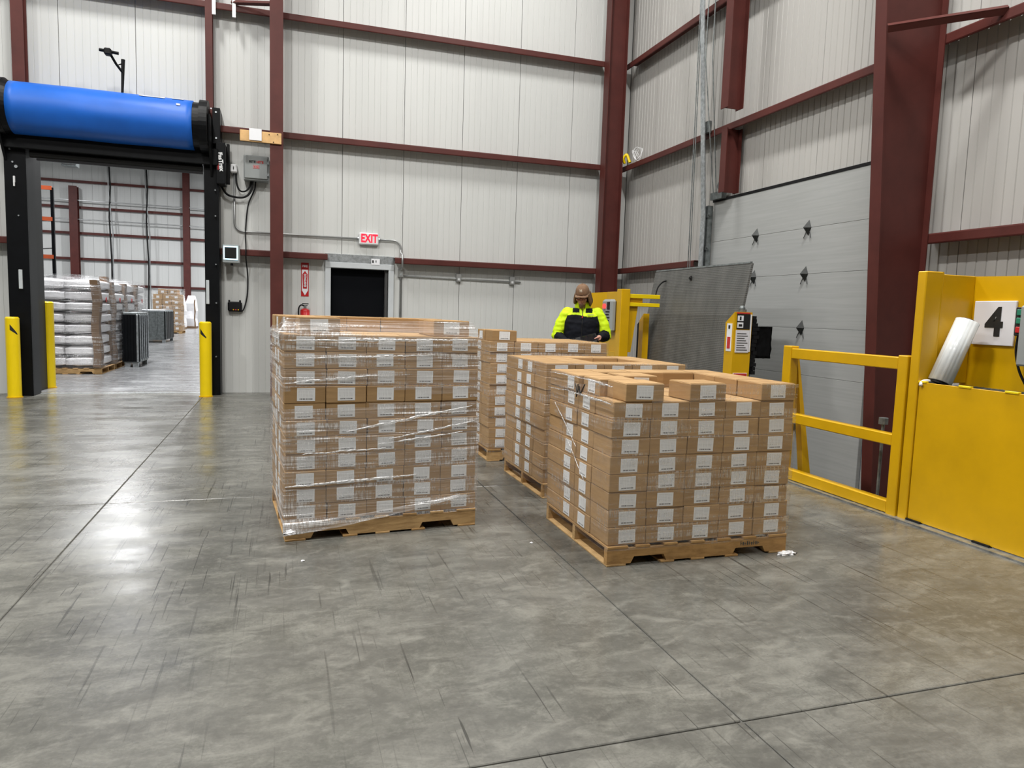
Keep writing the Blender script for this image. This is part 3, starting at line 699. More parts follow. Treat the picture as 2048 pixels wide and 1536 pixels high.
# ================================================================ FAR ROOM
def pallet_parts(root, L=1.2, W=.97, ox=0, oy=0, full=True):
    """wooden stringer pallet, local coordinates, stringers along x"""
    def add(mb, nm): return mb.build(nm, M['wood'], root, local=True)
    for y in (0, W/2-.019, W-.038):
        m = MB(); n0 = ((.15, .38), (L-.38, L-.15)); prof = [(0, .012)]
        for a, b_ in n0: prof += [(a, .012), (a+.02, .050), (b_-.02, .050), (b_, .012)]
        prof += [(L, .012), (L, .10), (0, .10)]
        m.prism([(ox+p, oy+y, q) for p, q in prof], (0, .038, 0)); add(m, 'stringer')
    for k in range(7):
        wd = .13 if k in (0, 6) else .09; x = k*(L-.13)/6
        add(MB().box(ox+x, oy-.004, .10, ox+x+wd, oy+W+.004, .115, .002), 'deck_board')
    for k in range(5):
        wd = .12 if k in (0, 4) else .09; x = k*(L-.12)/4
        if k in (1, 3): x += (.07 if k == 1 else -.04)
        add(MB().box(ox+x, oy-.003, 0, ox+x+wd, oy+W+.003, .012, .002), 'bottom_board')
ppal = empty('wooden_pallet', (-4.52, 15.2, 0), 'wooden pallet under the nearest white sacks in the far room', 'pallet', 'far room pallets')
pallet_parts(ppal, 1.2, 1.1)
for k, lb in ((1, 'wooden pallet second in the row of white sacks'), (2, 'wooden pallet third in the row of white sacks'), (3, 'wooden pallet fourth in the row of white sacks')):
    c = copy_tree(ppal); c.location = (-4.52, 15.2+1.2*k, 0); c['label'] = lb
def sack_mesh():
    m = MB(); bmesh.ops.create_cube(m.bm, size=1); bmesh.ops.subdivide_edges(m.bm, edges=m.bm.edges[:], cuts=6, use_grid_fill=True)
    for v in m.bm.verts:
        x, y, z = v.co*2
        ex_ = (1-abs(x)**4)*.5+.5; ey = (1-abs(y)**4)*.5+.5
        puff = .55+.45*(1-abs(x)**3)*(1-abs(y)**3)**.5
        v.co = Vector((x*.285*(.94+.06*ey), y*.52*(.95+.05*ex_), z*.1045*puff*1.0))
        v.co += Vector((0, 0, .012*noise.noise(v.co*9)))
    return m
s0 = sack_mesh().build('white_sack', M['sack'], None, True)
first = True
for p in range(4):
    for lay in range(8):
        for c in range(2):
            if p > 0 and c == 0: continue
            o = s0 if first else s0.copy()
            if not first: COL.objects.link(o)
            first = False
            jx = random.uniform(-.02, .02)
            o.location = (-4.22+.58*c+jx, 15.75+1.2*p+random.uniform(-.02, .02), .235+lay*.208); o.rotation_euler = (R(random.uniform(-.8, .8)), R(random.uniform(-1.2, 1.2)), R(random.uniform(-2, 2)))
            where = ('left' if c == 0 else 'right')+' sack' if p == 0 else 'outer sack'
            tag(o, f'white printed {where}, {ORD[lay+1]} layer up on the {("nearest", "second", "third", "fourth")[p]} wrapped pallet in the far room', 'sack', 'white sacks in the far room')
            o.scale = (1, 1, 1.0)
for p in range(4):
    y0 = 15.16+1.2*p
    m = MB(); rings = []
    for k in range(15):
        z = .12+k*.125
        inf = 0 if k < 13 else .04*(k-12)
        wv = .022*math.sin(k*1.9+p)
        rg = []
        for (a, b_) in ((0, 0), (.25, -.01), (.5, -.012), (.75, -.01), (1, 0), (1.002, .25), (1.004, .5), (1.002, .75), (1, 1), (.5, 1.01), (0, 1), (-.01, .5)):
            cx, cy = -4.545+a*1.272, y0-.048+b_*1.165
            cx += (-(a-.5)*2)*(inf)-(.006 if a > .9 else 0)*math.sin(k*2.2+p*1.3)*.6; cy += (-(b_-.5)*2)*(inf-.0)-wv*.5
            rg.append((cx, cy, min(z, 1.89)))
        rings.append(rg)
    o = m.loft(rings, False).build('stretch_wrap', M['film_far'], None, True); tag(o, f'glossy stretch film around the {("nearest", "second", "third", "fourth")[p]} pallet of white sacks', 'wrap', 'film around the white sacks')
    m = MB(); rings = []
    for k in range(9):
        z = .14+k*.205; dx = .018*math.sin(k*1.3+p)-.012*(k > 6)-.012
        x = -3.31+dx; rings.append([(x, y0-.022, z), (x, y0+.16+.03*math.sin(k*1.1), z), (x-.006, y0+.16+.03*math.sin(k*1.1), z), (x-.006, y0-.016, z), (x-.13, y0-.016, z), (x-.13, y0-.022, z)])
    o = m.loft(rings).build('edge_board', M['corner']); tag(o, f'tall brown cardboard corner board on the {("nearest", "second", "third", "fourth")[p]} pallet of white sacks', 'corner board', 'corner boards on the white sacks')
    if p < 1:
        o2 = o.copy(); COL.objects.link(o2); o2.location = (-.05, .98, .10); o2['label'] = 'brown cardboard corner board standing above the white sacks farther along the nearest pallet'
    s = MB().cyl((-3.255, y0+.25, 1.42), (-3.26, y0+.25, 1.42), .05, 10).build('round_sticker', M['redink']); s.location = (0, 0, 0); tag(s, f'small round red sticker on the film of the {("nearest", "second", "third", "fourth")[p]} sack pallet', 'sticker', 'red stickers on the sack pallets')

def metal_bin(x0, y0, x1, y1, h, lb, mat, n):
    t = empty('metal_bin', ((x0+x1)/2, (y0+y1)/2, 0), lb, 'bin', 'metal bins in the far room')
    MB().box(x0+.02, y0+.02, .10, x1-.02, y1-.02, h-.05).build('body', M[mat], t)
    MB().box(x0, y0, h-.08, x1, y1, h, .01).build('rim', M['galv' if mat == 'galvdark' else 'galvdark'], t)
    MB().box(x0, y0, .09, x1, y1, .15, .01).build('base_frame', M['galvdark'], t)
    for i in range(n+1):
        x = x0+(x1-x0)*i/n; MB().box(x-.03, y0-.012, .12, x+.03, y0+.03, h-.04, .008).build('rib', M[mat], t)
    for i in range(6):
        y = y0+(y1-y0)*i/5; MB().box(x1-.03, y-.025, .12, x1+.012, y+.025, h-.04, .008).build('rib', M['black' if mat == 'galvdark' else 'galv'], t)
    if mat == 'galvdark': MB().box(x1-.02, y0+.03, .12, x1+.004, y1-.03, h-.09).build('side_panel', M['black'], t)
    for x in (x0+.06, x1-.06):
        for y in (y0+.06, y1-.06): MB().box(x-.05, y-.05, 0, x+.05, y+.05, .10).build('foot', M['galv'], t)
metal_bin(-3.26, 16.85, -2.98, 18.0, 1.17, 'narrow dark ribbed metal bin beside the white sacks', 'black', 5)
metal_bin(-5.05, 27.4, -3.98, 29.3, 1.14, 'wide grey metal bin farther back in the far room', 'galvdark', 4)
c0 = None
cols = [(-5.70+.20*i, 35.9+.31*j) for i in range(6) for j in range(1)]
pp = empty('wooden_pallet', (-5.75, 35.85, 0), 'wooden pallet under the small cartons behind the grey metal bin', 'pallet', 'far room pallets'); pallet_parts(pp, 1.25, 1.1)
cm = MB().box(-.19, -.5, 0, .19, .5, .235, .01).build('small_carton', M['carton'])
lb = MB().box(-.06, -.506, .06, .06, -.5, .16).build('label', M['label'], cm)
k = 0
for lay in range(8):
    for i in range(3 if lay < 7 else 2):
        o = cm if k == 0 else copy_tree(cm); k += 1
        o.location = (-5.52+.395*i+(.2 if lay == 7 else 0)+random.uniform(-.02, .02), 36.4, .12+lay*.238)
        tag(o, f'brown carton {("left", "middle", "right")[i] if lay < 7 else ("left", "right")[i]} in {ORD[lay+1]} layer up on the far room pallet behind the grey bin', 'carton', 'small cartons in the far room')
m = MB(); m.loft([[(-5.77, 35.84, z), (-4.49, 35.84, z), (-4.49, 36.96, z), (-5.77, 36.96, z)] for z in (.12, .7, 1.4, 2.06)], False); o = m.build('stretch_wrap', M['film_far']); tag(o, 'glossy film around the small cartons behind the grey bin', 'wrap')
for x, y, lb in ((-5.62, 41.5, 'white wrapped bale nearer the grey bin at the end of the far room'), (-5.28, 43.6, 'white wrapped bale farthest right at the end of the far room')):
    t = empty('wrapped_bale', (x, y, 0), lb, 'bale')
    m = MB(); rings = []
    for k in range(9):
        z = .12+k*.215; q = .0 if k < 7 else .06*(k-6); wv = .02*math.sin(k*1.7+x)
        rings.append([(x+q, y+q+wv, z), (x+.5-q+wv, y+q+wv, z), (x+.5-q+wv, y+1.1-q, z), (x+q, y+1.1-q, z)])
    m.loft(rings).build('load', M['sack'], t)
    MB().box(x-.02, y-.02, 0, x+.52, y+1.12, .12).build('pallet_base', M['corner'], t)
    m = MB(); m.loft([[(x+.44+.02*math.sin(k*1.7+x), y-.02, .12+k*.215), (x+.5+.02*math.sin(k*1.7+x), y-.02, .12+k*.215), (x+.5+.02*math.sin(k*1.7+x), y+.02, .12+k*.215), (x+.44, y+.02, .12+k*.215)] for k in range(8)]); m.build('dark_seam', M['corner'], t)
rk = empty('rack_upright', (-8.2, 30, 0), 'tall black rack upright with orange beams at the left of the far room', 'rack')
for x in (-8.42, -8.0): MB().box(x-.05, 29.95, 0, x+.05, 30.05, 5.4).build('post', M['black'], rk)
for z in (2.95, 4.30, 5.40): 
    MB().box(-8.40, 29.93, z-.09, -8.0, 30.0, z+.05).build('beam', M['orange'], rk)
for z0, z1 in ((.3, 1.2), (1.2, 2.2), (2.2, 3.2), (3.2, 4.2), (4.2, 5.2)): MB().tube([(-8.42, 30.04, z0), (-8.0, 30.04, z0+.05)], .015, 6).build('lacing', M['darkgrey'], rk)
for x, lb in ((-11.2, 'grey cable drop hanging on the far wall, nearer the rack'), (-8.95, 'grey cable drop hanging on the far wall, nearer the wrapped bales')):
    t = empty('cable_drop', (x, 54.5, 0), lb, 'cable')
    MB().tube([(x, 54.6, .5), (x+.05, 54.6, 4), (x-.05, 54.6, 7), (x+.05, 54.6, 9), (x, 54.6, HT)], .05, 6).build('drop', M['darkgrey'], t)
    MB().tube([(x+.18, 54.6, .5), (x+.12, 54.6, 3.5), (x+.15, 54.6, 6), (x-.05, 54.6, 8.5), (x-.1, 54.6, HT)], .04, 6).build('drop', M['conduit'], t)
for z, lb in ((8.0, 'long thin pipe crossing the far wall between upper girts'), (6.75, 'long thin pipe crossing the far wall at mid height')):
    o = MB().tube([(-20, 54.7, z), (6, 54.7, z)], .04, 6).build('pipe', M['conduit']); tag(o, lb, 'pipe')
uh = empty('unit_heater', (-9.8, 40, 7.7), 'dim grey unit heater hanging high in the far room under the blue roll', 'heater')
MB().box(-10.15, 39.6, 7.75, -9.5, 40.1, 8.45, .02).build('case', M['galvdark'], uh)
for k in range(5): MB().box(-10.1, 39.57, 7.82+.12*k, -9.55, 39.6, 7.86+.12*k).build('louver', M['midgrey'], uh)
for x in (-10.1, -9.55): MB().tube([(x, 39.85, 8.45), (x, 39.85, HT)], .012, 6).build('hanger_rod', M['midgrey'], uh)

# ================================================================ PALLET LOADS
BW, BD, BH = .240, .243, .1022
def carton_mesh():
    m = MB(); g = .0012
    m.box(-BW/2+g, -BD/2+g, .0004, BW/2-g, BD/2-g, BH-.0022, .003)
    m.box(-BW/2+.004, -BD/2+.004, BH-.0025, -.0012, BD/2-.004, BH-.0006).box(.0012, -BD/2+.004, BH-.0025, BW/2-.004, BD/2-.004, BH-.0006)
    return m
c_plain = None
def label_part(parent):
    return MB().box(-.052, -BD/2-.0006, .012, .052, -BD/2+.0008, .090).build('label', M['label'], parent, local=True)
protos = {}
def carton(root, lx, ly, z, rz, lab, labelled, grp, jit=1.0):
    key = labelled
    if key not in protos:
        o = carton_mesh().build('carton', M['carton'])
        if labelled: label_part(o)
        protos[key] = o
    else:
        o = protos[key].copy(); COL.objects.link(o)
        for ch in protos[key].children:
            c = ch.copy(); COL.objects.link(c); c.parent = o
    if labelled:
        for ch in o.children:
            ch.location = (random.uniform(-.006, .006), 0, random.uniform(-.003, .003)); ch.rotation_euler = (0, R(random.uniform(-1.6, 1.6)), 0)
    ca, sa = math.cos(root[2]), math.sin(root[2])
    lx += random.uniform(-.0025, .0025)*jit; ly += random.uniform(-.0035, .0035)*jit
    o.location = (root[0]+lx*ca-ly*sa, root[1]+lx*sa+ly*ca, z); o.rotation_euler = (0, 0, root[2]+rz+R(random.uniform(-.35, .35))*jit)
    return tag(o, lab, 'carton', grp)
def cell(c, r): return ((c+.5)*.2405, .025+(r+.5)*.2437)       # column from the left, row from the front
def face_of(c, r):
    """which way the printed end looks, and whether the near side of the carton shows it"""
    if r == 0: return 0.0
    if r == 3: return PI
    return -PI/2 if c == 0 else PI/2 if c == 4 else 0.0
def stack(root, layers, vis, name, top=()):
    """vis(c, r, layer) says whether a carton is built by itself; the rest is the hidden core"""
    core = MB(); n = 0; ca, sa = math.cos(root[2]), math.sin(root[2])
    rm = Matrix.Translation((root[0], root[1], 0)) @ Matrix.Rotation(root[2], 4, 'Z')
    for lay in range(layers):
        z = .117+lay*BH
        sh = random.uniform(-.006, .006), random.uniform(-.005, .005)
        for r in range(4):
            for c in range(5):
                x, y = cell(c, r)
                if vis(c, r, lay):
                    L = ORD[lay+1]
                    if r == 0 and lay < layers-1 or (r == 0 and not top and lay == layers-1):
                        lab = f'carton {ORD[c+1]} from left in {L} layer up, front of the {name}'
                    elif c == 0 and (lay < layers-1 or top == 'x'):
                        lab = f'carton {ORD[r+1]} from front in {L} layer up, left side of the {name}'
                    else:
                        lab = f'carton {ORD[c+1]} from left, {ORD[r+1]} row back, {L} layer of the {name}'
                    carton(root, x+sh[0], y+sh[1], z, face_of(c, r), lab, True, 'cartons on the '+name)
                else:
                    core.box(x-BW/2+.001, y-BD/2+.001, z, x+BW/2-.001, y+BD/2-.001, z+BH-.001, mat=rm); n += 1
    for (c, r, dx, dy) in (top if top != 'x' else ()):
        x, y = cell(c, r)
        carton(root, x+dx, y+dy, .117+layers*BH, face_of(c, r), f'top carton {ORD[c+1]} from left, {ORD[r+1]} row back, loose on the {name}', True, 'cartons on the '+name)
    if n:
        o = core.build('carton_core', M['carton']); tag(o, f'inner cartons of the stack on the {name}', 'cartons', kind='stuff')
def place_pallet(root, lab, first=[None]):
    if first[0] is None:
        p = empty('wooden_pallet', (root[0], root[1], 0), lab, 'pallet', 'wooden pallets under the cartons', rz=root[2]); pallet_parts(p, 1.205, .965, 0, .015); first[0] = p
    else:
        p = copy_tree(first[0]); p.location = (root[0], root[1], 0); p.rotation_euler.z = root[2]; p['label'] = lab
    return p
RR_ = (1.722, 3.485, 0.0); RL = (.003, 4.303, R(5.08)); RM = (1.878, 4.955, R(.6)); RB = (1.83, 6.335, R(.5))
place_pallet(RR_, 'wooden pallet under the nearest right stack of cartons')
pl_ = place_pallet(RL, 'pale wooden pallet under the left shrink wrapped stack of cartons')
place_pallet(RM, 'wooden pallet under the middle stack behind the nearest right one')
place_pallet(RB, 'wooden pallet under the rearmost stack of cartons')
stack(RR_, 8, lambda c, r, l: r == 0 or c == 0 or (l == 7), 'nearest right pallet',
      [(0, 0, .075, 0), (2, 0, 0, .0), (4, 0, 0, 0), (0, 1, .03, 0), (4, 1, 0, 0), (0, 2, .0, 0), (1, 2, .05, -.02), (4, 2, 0, 0), (0, 3, 0, 0), (1, 3, 0, 0), (2, 3, 0.02, 0), (3, 3, 0, 0), (4, 3, 0, 0)])
stack(RL, 11, lambda c, r, l: r == 0 or c == 0, 'left wrapped pallet',
      [(0, 0, .085, .03), (4, 0, -.055, .03), (0, 1, .03, 0), (4, 1, -.03, 0), (0, 2, .01, 0), (0, 3, 0, 0), (1, 3, 0, 0), (2, 3, .0, 0), (3, 3, 0, 0), (4, 3, -.02, 0)])
stack(RM, 8, lambda c, r, l: c == 0 or l == 7, 'middle pallet', [(c, r, 0, 0) for r in range(4) for c in range(5) if (c, r) not in ((2, 1), (3, 1), (2, 2), (3, 2))])
stack(RB, 10, lambda c, r, l: c == 0 or (l == 9 and r in (0, 1)) or (r == 0 and c == 1 and l > 4), 'rearmost pallet', [(0, 0, .015, 0), (0, 1, .01, 0)])

def film(root, z0, z1, mat, lab, dx=.010, top=None, flare=0, seed=0, W=1.2025, y0=.025, D=.975, tears=(), nz=44, amp=.004):
    """stretch film around a load: a thin wrinkled skin, following the cartons; top: list of (z, inset) above z1"""
    m = MB(); per = []
    n1, n2 = 90, 64
    c_ = [(-dx, y0-dx), (W+dx, y0-dx), (W+dx, y0+D+dx), (-dx, y0+D+dx)]
    nn = [n1, n2, n1//3, n2//3]
    for s in range(4):
        a, b_ = Vector((*c_[s], 0)), Vector((*c_[(s+1) % 4], 0))
        nrm = Vector(((b_-a).y, -(b_-a).x, 0)).normalized()
        for k in range(nn[s]):
            t = k/nn[s]; per.append((a.lerp(b_, t), nrm, t, s))
    levels = [(z0+(z1-z0)*k/nz, 0) for k in range(nz+1)]+list(top or [])
    ctr = Vector((W/2, y0+D/2, 0)); grid = []
    for z, ins in levels:
        row = []
        for p, nrm, t, s in per:
            q = p.copy()
            f = noise.noise(Vector((q.x*2.2+seed, q.y*2.2, z*30)))*amp+noise.noise(Vector((q.x*14, q.y*14+seed, z*9)))*amp*.4
            q += nrm*(f+.002)
            fr = ((z-.117) % BH)/BH
            q -= nrm*.003*math.exp(-((fr-.0)*9)**2)
            if ins:
                fx = 1-2*ins/W; fy = 1-2*ins/D
                q = Vector((ctr.x+(q.x-ctr.x)*fx, ctr.y+(q.y-ctr.y)*fy, 0))
            if flare and z > z1-.11:
                cw = max(0, 1-(p-Vector((-dx, y0-dx, 0))).length/.22); q += Vector((-.7, -.5, 0))*flare*cw*max(0, 1-abs(z-z1-.02)/.16)
            zz = z
            row.append(m.bm.verts.new((q.x, q.y, zz+.004*noise.noise(Vector((p.x*6, p.y*6, seed+z*3))))))
        grid.append(row)
    N = len(per)
    for i in range(len(grid)-1):
        zc = (levels[i][0]+levels[i+1][0])/2
        for k in range(N):
            p, nrm, t, s = per[k]
            if any(f(s, t, zc) for f in tears): continue
            m.bm.faces.new((grid[i][k], grid[i][(k+1) % N], grid[i+1][(k+1) % N], grid[i+1][k]))
    bmesh.ops.delete(m.bm, geom=[v for v in m.bm.verts if not v.link_faces], context='VERTS')
    me = bpy.data.meshes.new('stretch_wrap'); m.bm.normal_update(); m.bm.to_mesh(me); m.bm.free()
    me.materials.append(M[mat]); me.polygons.foreach_set('use_smooth', [True]*len(me.polygons))
    o = bpy.data.objects.new('stretch_wrap', me); COL.objects.link(o)
    o.location = (root[0], root[1], 0); o.rotation_euler.z = root[2]
    return tag(o, lab, 'wrap', 'film around the carton stacks')
# the left load: film slipped open around the fourth and fifth layers from the top on the front
film(RL, .10, 1.243, 'film_heavy', 'crinkled glossy stretch film around the left stack of cartons', top=[(1.262, .010), (1.285, .022), (1.31, .034), (1.335, .042)], flare=.05, seed=3,
     tears=[lambda s, t, z: s == 0 and .80+.035*t < z < .915+.03*math.sin(t*5)-.02*t])
film(RR_, .09, 1.036, 'film', 'clear stretch film around the nearest right stack, torn open on its left side', seed=9, amp=.0025,
     tears=[lambda s, t, z: s == 0 and z > .935 and t < .2, lambda s, t, z: s == 3 and t < .32-.28*(z-.64)/.2 and .66 < z < .84, lambda s, t, z: s in (1, 2) and z > .98])
film(RM, .07, 1.041, 'film', 'clear stretch film around the middle stack of cartons', seed=15, amp=.003)
film(RB, .09, 1.145, 'film', 'clear stretch film around the rearmost stack of cartons', seed=21, amp=.004)
# rope of gathered film sagging across the front of the left pallet, loose tails
def lpt(x, y, z): return (RL[0]+x*math.cos(RL[2])-y*math.sin(RL[2]), RL[1]+x*math.sin(RL[2])+y*math.cos(RL[2]), z)
m = MB(); rings = []
for k in range(25):
    t = k/24; x = -.015+1.10*t; z = .085+.13*t**1.5; h = .030*(1-t)+.010
    c = lpt(x, -.016, z); rings.append([Vector(c)+Vector((0, -.009*math.cos(a)-.004*noise.noise(Vector((k*.9, a, 1))), h*math.sin(a)+.006*noise.noise(Vector((k*.7, a, 3)))-.02*(.5-t)*0)) for a in [2*PI*i/8 for i in range(8)]])
o = m.loft(rings).build('film_rope', M['film_heavy'], None, True); tag(o, 'gathered rope of film across the lower front of the left pallet', 'wrap')
wrapL = [o for o in bpy.data.objects if o.name.startswith('stretch_wrap') and o.get('label', '').startswith('crinkled')][0]
for x0, z0, x1, z1, h in ((.35, .655, 1.16, .80, .010), (.62, .60, 1.18, .70, .008), (.0, .335, .80, .365, .012), (.0, .955, .55, 1.0, .009), (.1, .53, .6, .545, .007), (.55, .57, 1.1, .63, .009), (.0, 1.205, 1.18, 1.225, .012), (.05, 1.10, .9, 1.125, .008)):  # pale folds laid over the film as its glare streaks
    m = MB(); rings = []; n = 28
    for k in range(n+1):
        t = k/n; x = x0+(x1-x0)*t; z = z0+(z1-z0)*t+.006*noise.noise(Vector((k*.35, z0*9, 0)))
        hh = h*(.25+.75*math.sin(PI*min(1, max(0, t*.94+.03))))*(.6+.8*abs(noise.noise(Vector((k*.45, z0*7, 2)))))
        rings.append([(x, -.0-.0155+.025-.004*(1+math.cos(a)), z+hh*math.sin(a)) if False else (x, .0095-.003*(1+math.cos(a)), z+hh*math.sin(a)) for a in [2*PI*i/6 for i in range(6)]])
    m.loft(rings).build('film_glare_fold', M['film_glare_fold'], wrapL, True, local=True)
wrapR = [o for o in bpy.data.objects if o.name.startswith('stretch_wrap') and 'torn open on its left' in o.get('label', '')][0]
def side_fold(par, y0, z0, y1, z1, h):
    m = MB(); rings = []; n = 24
    for k in range(n+1):
        t = k/n; y = y0+(y1-y0)*t; z = z0+(z1-z0)*t+.005*noise.noise(Vector((k*.35, z0*9, 4)))
        hh = h*(.3+.7*math.sin(PI*t))*(.6+.8*abs(noise.noise(Vector((k*.45, z0*7, 6)))))
        rings.append([(-.0135-.0025*(1+math.cos(a)), y, z+hh*math.sin(a)) for a in [2*PI*i/6 for i in range(6)]])
    m.loft(rings).build('film_glare_fold', M['film_glare_fold'], par, True, local=True)
for a in ((.02, .922, .60, .93, .010), (.6, .93, .99, .915, .005), (.01, 1.02, .40, 1.028, .010), (.4, 1.028, .98, 1.02, .005), (.86, .83, .48, .60, .007), (.62, .62, .34, .42, .003)):
    side_fold(wrapR, *a)
def crumple(c, sx, sy, sz, name, lab, seed):
    m = MB(); m.sph((0, 0, 0), 1, seg=18)
    for v in m.bm.verts:
        n_ = .75+.5*noise.noise(v.co*2.3+Vector((seed, 0, 0)))+.3*noise.noise(v.co*6+Vector((seed, 3, 0)))
        v.co = Vector((v.co.x*sx*n_, v.co.y*sy*n_, max(-.0, v.co.z*sz*n_))) + Vector(c)
    o = m.build(name, M['scrap']); tag(o, lab, 'film scrap'); return o
crumple((2.90, 3.455, .002), .085, .03, .022, 'film_scrap', 'crumpled white film scrap under the right corner of the nearest right pallet', 5)
crumple((.03, 4.27, .062), .045, .02, .025, 'film_knot', 'bunched knot of film at the lower left corner of the left pallet', 2)
crumple((.095, 3.967, .001), .012, .012, .006, 'film_scrap', 'tiny white scrap on the floor in front of the left pallet', 3)
crumple((1.447, 3.989, .001), .012, .010, .006, 'film_scrap', 'tiny white scrap on the floor between the two nearest pallets', 8)
# marker scribble on the film of the left side of the near load
m = MB(); x = RR_[0]-.0145
for pts in ([(4.02, .985), (4.00, .955), (3.985, .930), (3.995, .905)], [(3.975, .985), (3.97, .95), (3.985, .925)], [(3.955, .975), (3.945, .945), (3.935, .93), (3.95, .955)], [(3.935, .925), (3.90, .965), (3.87, .995)]):
    m.tube([(x, y, z) for y, z in pts], .0035, 5)
o = m.build('marker_scribble', M['ink']); tag(o, 'black marker scribble on the film, upper left side of the nearest right stack', 'marking')
m = MB()
for k in range(9): m.box(2.60+.015*k, RR_[1]+.0135, .063, 2.604+.015*k+.004*(k % 2), RR_[1]+.0155, .088-.004*(k % 3)); m.box(2.60+.015*k, RR_[1]+.0135, .072, 2.611+.015*k, RR_[1]+.0155, .075)
o = m.build('stamp', M['chip']); o['label'] = 'faint dark stamp on the right end of the near pallet stringer'
bpy.data.objects['stamp']['category'] = 'marking'

# ================================================================ DOCK LEVELER, GUARDS, RAIL
lv = empty('dock_leveler', (4.95, 8.0, -1.2), 'raised grey tread plate dock leveler standing upright before the dock door', 'dock leveler')
def slab(y0, y1, x0, z0, x1, z1, t, nm, mat, par):
    m = MB(); m.loft([[(x0, y0, z0), (x0+t, y0, z0), (x0+t, y1, z0), (x0, y1, z0)], [(x1, y0, z1), (x1+t, y0, z1), (x1+t, y1, z1), (x1, y1, z1)]]); return m.build(nm, M[mat], par)
slab(6.93, 9.09, 4.80, -.25, 4.925, 1.45, .04, 'platform', 'plate', lv)
slab(6.90, 9.085, 4.926, 1.452, 5.03, 2.055, .03, 'lip', 'plate', lv)
slab(6.92, 9.07, 5.025, 2.056, 5.030, 2.075, .03, 'lip_edge', 'galvdark', lv)
MB().cyl((4.955, 6.92, 1.45), (4.955, 9.09, 1.45), .022, 10).build('hinge_pin', M['galvdark'], lv)
for y in (7.2, 7.7, 8.3, 8.8): slab(y-.03, y+.03, 4.85, -.2, 4.97, 1.40, .09, 'stiffener', 'galvdark', lv)
MB().cyl((4.975, 8.10, 1.93), (4.99, 8.10, 1.93), .018, 10).box(4.995, 8.085, 1.90, 5.003, 8.115, 1.96).build('lift_hole', M['ink'], lv)
fr_ = empty('leveler_frame', (4.86, 6.85, -1.2), 'yellow leveler side post with warning labels, right of the tread plate', 'post')
m = MB(); m.loft([[(4.75, 6.757, -1.2), (4.98, 6.757, -1.2), (4.98, 6.92, -1.2), (4.75, 6.92, -1.2)], [(4.75, 6.757, 1.50), (4.98, 6.757, 1.50), (4.98, 6.92, 1.38), (4.75, 6.92, 1.38)]]); m.build('post', M['yellow'], fr_)
lb = MB().box(4.78, 6.750, 1.31, 4.95, 6.756, 1.475).build('black_label', M['ink'], fr_)
MB().box(4.785, 6.746, 1.40, 4.86, 6.750, 1.46).build('white_panel', M['paper'], lb); MB().box(4.785, 6.746, 1.325, 4.86, 6.750, 1.385).build('white_panel', M['paper'], lb)
MB().box(4.81, 6.744, 1.41, 4.83, 6.746, 1.45).build('pictogram', M['ink'], lb); MB().box(4.80, 6.744, 1.34, 4.845, 6.746, 1.365).build('pictogram', M['ink'], lb)
lb = MB().box(4.775, 6.750, 1.05, 4.95, 6.756, 1.30).build('instruction_label', M['signwhite'], fr_)
for k in range(8): MB().box(4.79, 6.748, 1.075+.026*k, 4.93-.02*(k % 3), 6.750, 1.083+.026*k).build('text_line', M['midgrey'], lb)
MB().box(4.955, 6.750, 1.06, 4.97, 6.757, 1.475).build('white_edge', M['paper'], fr_)
MB().box(4.775, 6.750, 1.48, 4.95, 6.756, 1.495).build('header_label', M['redink'], fr_)
lb = MB().box(4.744, 6.79, 1.06, 4.75, 6.88, 1.37).build('side_label', M['paper'], fr_)
MB().box(4.741, 6.805, 1.09, 4.744, 6.86, 1.22).build('red_print', M['redink'], lb); MB().box(4.741, 6.82, 1.31, 4.744, 6.85, 1.35).build('pictogram', M['ink'], lb)
lb = MB().box(4.77, 6.750, .70, 4.95, 6.756, .82).build('lower_label', M['paper'], fr_); MB().box(4.775, 6.747, .785, 4.945, 6.75, .815).build('red_band', M['redink'], lb)
MB().cyl((4.90, 6.84, 1.45), (4.90, 6.84, 1.53), .05, 12).sph((4.90, 6.84, 1.54), .035).build('top_grease_cap', M['galvdark'], fr_)
m = MB(); m.box(5.0, 6.80, .80, 5.07, 6.90, 1.46)
for k in range(14): m.box(5.0+random.uniform(-.01, .04), 6.79, .8+.045*k, 5.06+random.uniform(0, .05), 6.87, .84+.045*k)
m.build('seal_fringe', M['rubber'], fr_)
m = MB(); n = 10
gr = [[m.bm.verts.new((5.05+.24*i/n, 6.80+.02*noise.noise(Vector((i*.5, j*.5, 0))), .985+.36*j/n+.006*noise.noise(Vector((i*.4, j*.9, 5))))) for i in range(n+1)] for j in range(n+1)]
for j in range(n):
    for i in range(n): m.bm.faces.new((gr[j][i], gr[j][i+1], gr[j+1][i+1], gr[j+1][i]))
r_ = bmesh.ops.solidify(m.bm, geom=m.bm.faces[:], thickness=.03)
m.build('draft_flap', M['rubber'], fr_, True)
fl = empty('leveler_frame', (4.86, 8.92, -1.2), 'yellow leveler side post on the far left edge of the tread plate', 'post')
m = MB(); m.loft([[(4.75, 8.86, -1.2), (4.84, 8.86, -1.2), (4.84, 8.98, -1.2), (4.75, 8.98, -1.2)], [(4.75, 8.86, 1.46), (4.84, 8.86, 1.46), (4.84, 8.98, 1.36), (4.75, 8.98, 1.36)]]); m.build('post', M['yellow'], fl)
m = MB(); m.loft([[(4.76, 8.98, -1.2), (4.84, 8.98, -1.2), (4.84, 9.05, -1.2), (4.76, 9.05, -1.2)], [(4.76, 8.98, 1.36), (4.84, 8.98, 1.36), (4.84, 9.05, 1.31), (4.76, 9.05, 1.31)]]); m.build('side_seal', M['rubber'], fl)

